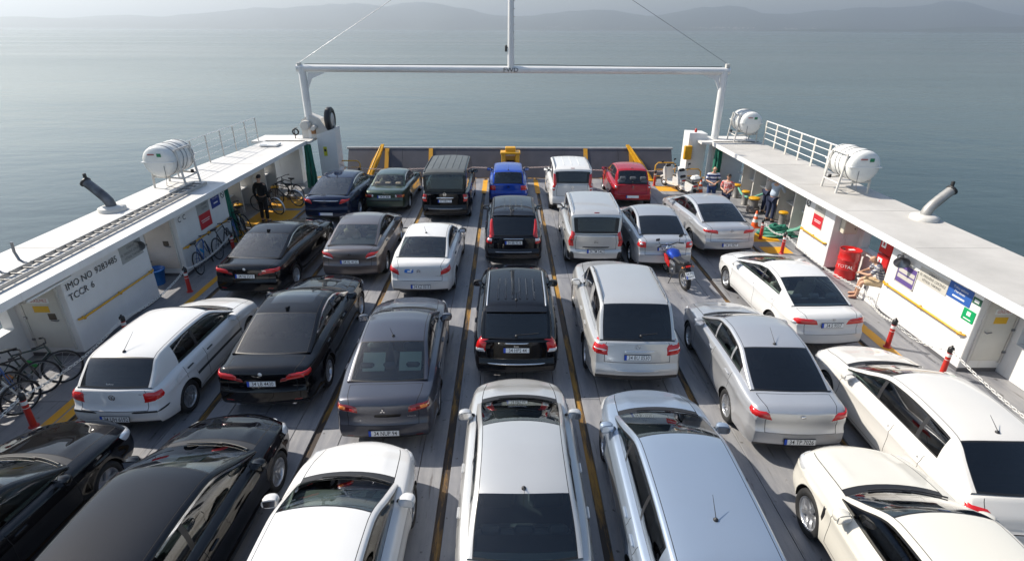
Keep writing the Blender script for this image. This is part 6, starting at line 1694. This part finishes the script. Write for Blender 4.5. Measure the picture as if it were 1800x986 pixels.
# ------------------------------------------------------------------ motorbike and scooters
def moto():
    r = empty('motorbike', (4.98, 14.75, .004), R(-9)); tag(r, 'motorbike with blue tank and dark seat parked behind the silver sedan', 'motorbike')
    r.rotation_euler = (0, R(-7), R(8))
    tm = tyre_mesh(.30, .12)
    for y in (-.62, .66):
        w = empty('wheel', (0, y, .30), 0, r); inst('tyre', tm, M_RUBBER, w)
        rm = MB()
        for sg in (-1, 1): pass
        rm.lathe([(.19, -.04), (.21, -.05), (.21, .05), (.19, .04), (.19, -.04)], 24, axis='X'); rm.lathe([(.05, -.06), (.05, .06)], 10, axis='X')
        for k in range(5):
            a = k*1.2566; rm.tube([(0, .04*math.cos(a), .04*math.sin(a)), (0, .2*math.cos(a), .2*math.sin(a))], .014, 6)
        rm.build('rim', M_ALLOY if y < 0 else mat('rim_white', (.6, .6, .58), .4), w)
    M_B = paint('moto_blue', (.01, .04, .28), .2); M_W = paint('moto_white', (.70, .70, .68)); M_R = paint('moto_red', (.5, .02, .02))
    t = MB(); secs = [(-.12, .10, .70, .80), (.0, .17, .68, .88), (.16, .20, .70, .94), (.30, .17, .74, .92), (.38, .10, .78, .86)]; vs = []
    for y, w, z0, z1 in secs:
        for k in range(10):
            a = 2*math.pi*k/10; vs.append((w*math.cos(a), y, (z0+z1)/2 + (z1-z0)/2*math.sin(a)))
    t.add(vs, [(i*10+k, i*10+(k+1) % 10, (i+1)*10+(k+1) % 10, (i+1)*10+k) for i in range(4) for k in range(10)], True); t.add(vs[:10], [tuple(range(10))]); t.add(vs[-10:], [tuple(range(10))]); t.build('fuel_tank', M_B, r)
    s = MB(); s.box((0, -.30, .76), (.24, .50, .09), bev=.035); s.box((0, -.58, .82), (.20, .30, .08), rot=Matrix.Rotation(R(-10), 3, 'X'), bev=.03); s.build('seat', M_BLACK, r)
    s = MB(); s.prism([(-.30, .66), (-.78, .80), (-.80, .86), (-.62, .80), (-.28, .74)], -.12, .12, axis='X'); s.build('tail_fairing', M_BLACK, r)
    s = MB(); s.box((0, .0, .46), (.30, .40, .34), bev=.05); s.lathe([(.09, -.19), (.10, -.15), (.10, .15), (.09, .19)], 14, axis='X', c=(0, -.06, .36)); s.build('engine', M_ALLOYD, r)
    s = MB()
    for x in (-.09, .09): s.tube([(x, .66, .30), (x*.9, .44, .86)], .025, 8)
    s.box((0, .46, .84), (.26, .06, .04)); s.build('fork', M_ALLOY, r)
    s = MB(); s.prism([(.38, .66), (.88, .60), (.92, .48), (.80, .62), (.52, .64)], -.075, .075, axis='X'); s.build('front_mudguard', M_R, r)
    s = MB(); s.tube([(-.38, .36, .98), (-.24, .44, 1.0), (0, .44, .95), (.24, .44, 1.0), (.38, .36, .98)], .014, 6); s.tube([(-.40, .34, .98), (-.28, .41, .99)], .02, 6); s.tube([(.40, .34, .98), (.28, .41, .99)], .02, 6); s.build('handlebar', M_BLACK, r)
    for sg in (-1, 1):
        s = MB(); s.tube([(sg*.28, .42, 1.0), (sg*.33, .45, 1.14)], .007, 5); s.box((sg*.35, .45, 1.18), (.12, .03, .075), bev=.014); s.build('rear_mirror', M_BLACK, r)
    s = MB(); s.lathe([(.001, .10), (.08, .09), (.095, .02), (.07, -.06), (.001, -.08)], 14, axis='Y', c=(0, .54, .84)); s.build('headlamp', M_CHROME, r)
    s = MB(); s.box((0, .60, .92), (.22, .05, .14), rot=Matrix.Rotation(R(-35), 3, 'X'), bev=.02); s.build('cockpit_fairing', M_B, r)
    for sg in (-1, 1):
        s = MB(); s.prism([(.10, .42), (.40, .50), (.46, .72), (.30, .70), (.06, .56)], sg*.15 - .02, sg*.15 + .02, axis='X'); s.build('side_fairing', M_R if sg < 0 else M_W, r)
    s = MB(); s.tube([(.14, .2, .30), (.16, -.2, .27), (.17, -.55, .38), (.17, -.75, .46)], [.025, .03, .05, .05], 10); s.build('exhaust', M_ALLOY, r)
    s = MB(); s.box((0, -.84, .80), (.14, .05, .05), bev=.012); s.build('tail_lamp', M_RED, r)
    s = MB(); s.prism([(-.74, .72), (-.96, .52), (-.98, .54), (-.78, .76)], -.07, .07, axis='X'); s.build('rear_mudguard', M_BLACK, r)
    p_ = inst('number_plate', MB().box((0, 0, 0), (.24, .01, .20)).mesh('number_plate'), M_PLATE, r, (0, -.955, .58), (R(-38), 0, 0))
    inst('lettering', text_mesh('34 FC', .085), M_INK, p_, (0, -.0075, .045), (R(90), 0, 0)); inst('lettering', text_mesh('0947', .085), M_INK, p_, (.01, -.0075, -.045), (R(90), 0, 0))
    inst('country_band', MB().box((-.10, -.006, -.045), (.035, .004, .09)).mesh('country_band'), M_EUBLUE, p_)
    s = MB(); s.tube([(-.10, -.05, .28), (-.30, -.15, .012)], .014, 6); s.build('side_stand', M_BLACK, r)
    for sg in (-1, 1):
        s = MB(); s.tube([(sg*.15, -.12, .32), (sg*.28, -.12, .32)], .015, 6); s.build('foot_peg', M_BLACK, r)
        s = MB(); s.tube([(sg*.05, -.78, .77), (sg*.14, -.80, .77)], .008, 5); s.lathe([(.001, -.03), (.025, -.02), (.025, .02), (.001, .03)], 8, axis='Y', c=(sg*.15, -.80, .77)); s.build('indicator', M_AMBER, r)
moto()
def scooter(X, Y, rz, label, box):
    r = empty('scooter', (X, Y, .004), rz); tag(r, label, 'scooter', 'white scooters by the right tower'); r.rotation_euler = (0, R(-6), rz)
    tm = tyre_mesh(.25, .12); MW = paint('scooter_white', (.72, .72, .70))
    for y in (-.55, .68):
        w = empty('wheel', (0, y, .25), 0, r); inst('tyre', tm, M_RUBBER, w); q = MB(); q.lathe([(.16, -.05), (.17, .05), (.06, .03), (.06, -.03), (.16, -.05)], 18, axis='X'); q.build('rim', M_ALLOY, w)
    b = MB(); b.prism([(-.78, .62), (-.70, .40), (-.40, .26), (.28, .22), (.42, .32), (.48, .80), (.44, .98), (.36, .96), (.32, .42), (.20, .33), (-.10, .34), (-.16, .66)], -.15, .15, axis='X'); b.build('body_shell', MW, r)
    b = MB(); b.prism([(.34, .40), (.46, .40), (.52, .82), (.44, 1.0), (.40, 1.0)], -.22, .22, axis='X'); b.build('leg_shield', MW, r)
    b = MB(); b.box((0, -.42, .74), (.28, .68, .12), bev=.045); b.build('seat', M_BLACK, r)
    b = MB(); b.prism([(.50, .50), (.70, .54), (.94, .42), (.90, .36), (.70, .46)], -.08, .08, axis='X'); b.build('front_mudguard', MW, r)
    b = MB(); b.tube([(0, .68, .25), (0, .44, .98)], .03, 8); b.tube([(-.34, .30, 1.06), (0, .42, 1.04), (.34, .30, 1.06)], .016, 6); b.box((0, .44, 1.02), (.26, .16, .13), bev=.04); b.build('handlebar', M_BLACK, r)
    b = MB(); b.lathe([(.001, .07), (.08, .06), (.09, 0)], 12, axis='Y', c=(0, .52, .92)); b.build('headlamp', M_CLEAR, r)
    for sg in (-1, 1):
        b = MB(); b.tube([(sg*.24, .36, 1.06), (sg*.30, .38, 1.22)], .007, 5); b.box((sg*.33, .38, 1.25), (.13, .03, .08), bev=.02); b.build('rear_mirror', M_BLACK, r)
    b = MB(); b.box((0, -.80, .58), (.2, .05, .07), bev=.015); b.build('tail_lamp', M_RED, r)
    if box:
        b = MB(); b.box((0, -.78, .92), (.40, .36, .26), bev=.09); b.build('top_box', MW, r); b = MB(); b.box((0, -.78, .90), (.405, .365, .03)); b.build('top_box_seam', M_BLACK, r)
    b = MB(); b.tube([(.16, -.1, .22), (.18, -.72, .32)], [.04, .055], 8); b.build('exhaust', M_ALLOYD, r)
scooter(8.05, 24.05, R(12), 'white scooter with round top box, nearer of the two', True); scooter(7.75, 25.05, R(20), 'white scooter without top box behind the other one', False)
# ------------------------------------------------------------------ people
def skin_mesh(name, verts, edges, radii, root=0, sub=2):
    me = bpy.data.meshes.new(name); me.from_pydata(verts, edges, []); o = bpy.data.objects.new(name, me)
    sk_ = o.modifiers.new('skin', 'SKIN'); sk_.use_smooth_shade = True; sk_.branch_smoothing = .6
    for i, v in enumerate(o.data.skin_vertices[0].data):
        r_ = radii[i]; v.radius = r_ if isinstance(r_, tuple) else (r_, r_); v.use_root = (i == root)
    ss = o.modifiers.new('sub', 'SUBSURF'); ss.levels = sub; ss.render_levels = sub
    m2 = evaluated_mesh(o); m2.name = name
    bpy.data.objects.remove(o); m2.materials.clear()
    m2.polygons.foreach_set('use_smooth', [True]*len(m2.polygons))
    return m2
M_SKIN = mat('skin', (.52, .30, .20), .5); M_HAIR = mat('hair_dark', (.02, .016, .014), .7); M_SHOE = mat('shoe_dark', (.03, .028, .026), .6)
class Chain:
    def __init__(s): s.v = []; s.e = []; s.r = []
    def add(s, p, r, parent=None):
        s.v.append(tuple(p)); s.r.append(r); i = len(s.v) - 1
        if parent is not None: s.e.append((parent, i))
        return i
def hand(ch, w, d, up, parent, sg):
    """palm and five fingers from the wrist w pointing along d"""
    d = Vector(d).normalized(); side = d.cross(Vector(up)).normalized(); n = side.cross(d)
    pm = Vector(w) + d*.05; p = ch.add(pm, (.034, .018), parent)
    for k, (o_, ln) in enumerate(((-.030, .060), (-.010, .072), (.010, .068), (.028, .052))):
        a = ch.add(pm + d*.045 + side*o_, .0095, p); b = ch.add(pm + d*(.045 + ln*.5) + side*o_*1.1 - n*.008, .009, a); ch.add(pm + d*(.045 + ln*.9) + side*o_*1.1 - n*.028, .0075, b)
    a = ch.add(pm - side*.042*sg - d*.005, .011, p); ch.add(pm - side*.062*sg + d*.030 - n*.012, .009, a)
def person(X, Y, rz, label, J, shirt, trousers, hair=True, short_sleeve=False, shorts=False, shoes=M_SHOE, stripes=None, bald=False):
    """J: joint positions in the figure's own frame (x right, y forward)"""
    r = empty('person', (X, Y, .004), rz); tag(r, label, 'person')
    ch = Chain(); V_ = {k: Vector(v) for k, v in J.items()}
    pel = ch.add(V_['pelvis'], (.135, .10)); ab = ch.add(V_['waist'], (.125, .095), pel); cst = ch.add(V_['chest'], (.155, .105), ab); up = ch.add(V_['chest'].lerp(V_['neck'], .45), (.120, .085), cst); nk = ch.add(V_['neck'], .055, up)
    hd = V_['head']; hu = (hd - V_['neck']).normalized(); fw = Vector(J.get('face', (0, 1, 0))).normalized()
    h0 = ch.add(hd - hu*.06, (.066, .075), nk); h1 = ch.add(hd + hu*.01, (.076, .092), h0); h2 = ch.add(hd + hu*.085, (.062, .074), h1)
    for sd in ('l', 'r'):
        sg = -1 if sd == 'l' else 1
        sh = ch.add(V_['sh_' + sd], .058, up); el = ch.add(V_['el_' + sd], .042, sh); wr = ch.add(V_['wr_' + sd], .030, el)
        hand(ch, V_['wr_' + sd], V_['wr_' + sd] - V_['el_' + sd], J.get('palm_up', (0, 0, 1)) if abs((V_['wr_' + sd] - V_['el_' + sd]).normalized().z) < .9 else (0, 1, 0), wr, sg)
        hp = ch.add(V_['hip_' + sd], .090, pel); kn = ch.add(V_['kn_' + sd], .062, hp); ca = ch.add(V_['kn_' + sd].lerp(V_['an_' + sd], .35), .056, kn); an = ch.add(V_['an_' + sd], .038, ca)
        tf = V_['an_' + sd] + Vector((sg*.02, .17, -.045)); ft = ch.add(tf, (.040, .028), an)
    inst('body', skin_mesh('body', ch.v, ch.e, ch.r), M_SKIN, r)
    # face
    side = fw.cross(hu).normalized(); f = MB()
    f.add([hd + fw*.088 + hu*.022, hd + fw*.088 - hu*.022 - side*.016, hd + fw*.088 - hu*.022 + side*.016, hd + fw*.118 - hu*.018], [(0, 1, 3), (0, 3, 2), (1, 2, 3)]); f.build('nose', M_SKIN, r)
    for sg in (-1, 1):
        e = MB(); e.lathe([(.001, -.004), (.011, 0), (.001, .006)], 8, axis='Y', c=hd + fw*.088 + side*sg*.030 + hu*.022); e.build('eye', M_HAIR, r)
        e = MB(); e.box(hd + side*sg*.078 - hu*.005, (.018, .035, .055), bev=.008); e.build('ear', M_SKIN, r)
    e = MB(); e.box(hd + fw*.086 - hu*.045, (.042, .012, .009), bev=.003); e.build('mouth', mat('lips', (.36, .14, .11), .6), r)
    if not bald:
        hb = MB(); n = 14
        vs = []
        for j in range(7):
            t = R(8 + j*15)
            for k in range(n):
                a = 2*math.pi*k/n; d = (side*math.cos(a) + fw*math.sin(a))
                lim = 1.0 if math.sin(a) < .35 else .62
                tt = t*lim; vs.append(hd + hu*(.018 + .108*math.cos(tt)) + (side*math.cos(a)*.088 + fw*math.sin(a)*.104)*math.sin(tt))
        fs = [(j*n+k, j*n+(k+1) % n, (j+1)*n+(k+1) % n, (j+1)*n+k) for j in range(6) for k in range(n)] + [tuple(range(n))]
        hb.add(vs, fs, True); hb.build('hair', M_HAIR, r)
    # clothes: a little fatter than the body
    ct = Chain(); a = ct.add(V_['pelvis'] + Vector((0, 0, .02)), (.172, .136)); b = ct.add(V_['waist'], (.165, .132), a); c0_ = ct.add(V_['chest'], (.185, .135), b); c = ct.add(V_['chest'].lerp(V_['neck'], .45), (.150, .112), c0_); ct.add(V_['chest'].lerp(V_['neck'], .88), (.085, .08), c)
    for sd in ('l', 'r'):
        s1 = ct.add(V_['sh_' + sd], .080, c)
        if short_sleeve: ct.add(V_['sh_' + sd].lerp(V_['el_' + sd], .92), .064, s1)
        else:
            s2 = ct.add(V_['el_' + sd], .056, s1); ct.add(V_['el_' + sd].lerp(V_['wr_' + sd], .9), .044, s2)
    inst('shirt', skin_mesh('shirt', ct.v, ct.e, ct.r), shirt, r)
    cl_ = Chain(); a = cl_.add(V_['pelvis'] - Vector((0, 0, .0)), (.148, .118))
    for sd in ('l', 'r'):
        h = cl_.add(V_['hip_' + sd], .104, a)
        if shorts: cl_.add(V_['hip_' + sd].lerp(V_['kn_' + sd], .98), .085, h)
        else:
            k = cl_.add(V_['kn_' + sd], .078, h); cl_.add(V_['kn_' + sd].lerp(V_['an_' + sd], .92), .062, k)
    inst('trousers', skin_mesh('trousers', cl_.v, cl_.e, cl_.r), trousers, r)
    for sd in ('l', 'r'):
        sg = -1 if sd == 'l' else 1; an = V_['an_' + sd]; cs = Chain(); i = cs.add(an + Vector((0, -.05, -.045)), (.048, .040)); k = cs.add(an + Vector((sg*.008, .06, -.05)), (.050, .034), i); cs.add(an + Vector((sg*.02, .17, -.058)), (.042, .024), k)
        inst('shoe', skin_mesh('shoe', cs.v, cs.e, cs.r, sub=1), shoes, r)
    return r
def standing(h=1.74, lean=0.0, **k):
    s = h/1.74
    J = dict(pelvis=(0, 0, .93), waist=(0, .01, 1.10), chest=(0, .01, 1.33), neck=(0, .0, 1.50), head=(0, .03, 1.63), sh_l=(-.19, 0, 1.41), sh_r=(.19, 0, 1.41), el_l=(-.25, -.02, 1.13), el_r=(.25, -.02, 1.13), wr_l=(-.26, .06, .88), wr_r=(.26, .06, .88),
             hip_l=(-.09, 0, .88), hip_r=(.09, 0, .88), kn_l=(-.10, .02, .49), kn_r=(.10, .02, .49), an_l=(-.11, -.02, .085), an_r=(.11, -.02, .085))
    J.update(k); return {a: tuple(c*s for c in v) if a not in ('face', 'palm_up') else v for a, v in J.items()}
def stripe_mat(name, c1, c2, sc, axis=2, c3=None):
    m = mat(name, c1, .85); nt = m.node_tree; b = nt.nodes['Principled BSDF']
    tc = nt.nodes.new('ShaderNodeTexCoord'); sp = nt.nodes.new('ShaderNodeSeparateXYZ'); nt.links.new(tc.outputs['Object'], sp.inputs[0])
    def band(ax, s_):
        mu = nt.nodes.new('ShaderNodeMath'); mu.operation = 'MULTIPLY'; mu.inputs[1].default_value = s_; fr = nt.nodes.new('ShaderNodeMath'); fr.operation = 'FRACT'; gt = nt.nodes.new('ShaderNodeMath'); gt.operation = 'GREATER_THAN'; gt.inputs[1].default_value = .5
        nt.links.new(sp.outputs[ax], mu.inputs[0]); nt.links.new(mu.outputs[0], fr.inputs[0]); nt.links.new(fr.outputs[0], gt.inputs[0]); return gt
    g = band(axis, sc); mx = nt.nodes.new('ShaderNodeMix'); mx.data_type = 'RGBA'; mx.inputs[6].default_value = (*c1, 1); mx.inputs[7].default_value = (*c2, 1); nt.links.new(g.outputs[0], mx.inputs[0]); out = mx.outputs[2]
    if c3:
        g2 = band(0, sc*1.1); m2 = nt.nodes.new('ShaderNodeMix'); m2.data_type = 'RGBA'; m2.blend_type = 'MULTIPLY'; m2.inputs[7].default_value = (*c3, 1); nt.links.new(out, m2.inputs[6]); nt.links.new(g2.outputs[0], m2.inputs[0]); out = m2.outputs[2]
    nt.links.new(out, b.inputs['Base Color']); return m
C_BLACK = mat('cloth_black', (.008, .008, .010), .9); C_JEAN = mat('cloth_jeans', (.03, .06, .16), .9); C_DARK = mat('cloth_dark_blue', (.02, .03, .07), .9); C_LBLUE = mat('cloth_light_blue', (.42, .50, .62), .85); C_GREY = mat('cloth_grey', (.45, .43, .42), .85); C_BEIGE = mat('cloth_beige', (.50, .38, .24), .9)
person(-9.15, 20.15, R(-12), 'man in black clothes standing with his back turned among the bicycles', standing(1.80), C_BLACK, C_BLACK)
person(8.35, 21.9, R(172), 'bald man in blue and white striped polo shirt looking down at his hands', standing(1.78, el_l=(-.25, .06, 1.16), el_r=(.25, .06, 1.16), wr_l=(-.08, .27, 1.12), wr_r=(.09, .27, 1.12), head=(0, .07, 1.62), face=(0, 1, -.35)), stripe_mat('cloth_striped', (.62, .64, .68), (.02, .04, .16), 7.0), C_JEAN, short_sleeve=True, bald=True)
person(8.68, 21.15, R(150), 'person in red and white patterned top with dark hair beside the striped man', standing(1.62, el_l=(-.24, .05, 1.14), el_r=(.24, .05, 1.14), wr_l=(-.12, .22, 1.05), wr_r=(.10, .24, 1.10), face=(0, 1, -.2)), worn('cloth_red_white', (.58, .05, .04), (.70, .62, .58), 14, .46, .54, .85, (1, 1, 1)), C_DARK, short_sleeve=True)
person(10.35, 21.25, R(-70), 'man in pale grey T-shirt leaning towards the outer wall', standing(1.74, chest=(0, .10, 1.31), neck=(0, .16, 1.47), head=(0, .22, 1.59), sh_l=(-.19, .12, 1.39), sh_r=(.19, .12, 1.39), el_l=(-.22, .30, 1.18), el_r=(.22, .30, 1.18), wr_l=(-.12, .46, 1.10), wr_r=(.12, .46, 1.10)), C_GREY, C_DARK, short_sleeve=True)
person(10.12, 20.25, R(-62), 'man in light blue shirt and dark trousers leaning beside the bollards', standing(1.76, chest=(0, .09, 1.32), neck=(0, .14, 1.48), head=(0, .19, 1.61), sh_l=(-.20, .10, 1.40), sh_r=(.20, .10, 1.40), el_l=(-.24, .26, 1.18), el_r=(.24, .26, 1.18), wr_l=(-.12, .44, 1.10), wr_r=(.12, .44, 1.10)), C_LBLUE, C_DARK)
sit = dict(pelvis=(0, 0, .56), waist=(0, .05, .72), chest=(0, .16, .92), neck=(0, .26, 1.05), head=(0, .33, 1.16), sh_l=(-.19, .18, 1.0), sh_r=(.19, .18, 1.0), el_l=(-.24, .34, .78), el_r=(.24, .34, .78), wr_l=(-.07, .52, .74), wr_r=(.08, .50, .75),
           hip_l=(-.10, .05, .54), hip_r=(.10, .05, .54), kn_l=(-.13, .46, .52), kn_r=(.13, .46, .52), an_l=(-.12, .52, .085), an_r=(.12, .52, .085), face=(0, 1, -.5))
person(10.10, 13.40, R(62), 'bald man in checked shirt and beige shorts sitting on the white locker', sit, stripe_mat('cloth_checked', (.58, .57, .54), (.16, .17, .24), 14.0, 2, (.45, .45, .5)), C_BEIGE, short_sleeve=True, shorts=True, bald=True, shoes=mat('shoe_brown', (.16, .06, .05), .6))

# ------------------------------------------------------------------ haze over the water
hz = MB(); hz.box((0, 17500, 368), (58000, 45000, 746))
hm = bpy.data.materials.new('haze_air'); hm.use_nodes = True
nt = hm.node_tree; nt.nodes.clear(); out = nt.nodes.new('ShaderNodeOutputMaterial'); vol = nt.nodes.new('ShaderNodeVolumePrincipled')
vol.inputs['Color'].default_value = (.84, .92, 1.0, 1); vol.inputs['Density'].default_value = HAZE; vol.inputs['Anisotropy'].default_value = .55
nt.links.new(vol.outputs[0], out.inputs['Volume'])
ho = hz.build('haze', hm); tag(ho, 'pale haze hanging over the sea', 'haze', kind='stuff')
bpy.data.scenes.remove(WORK)
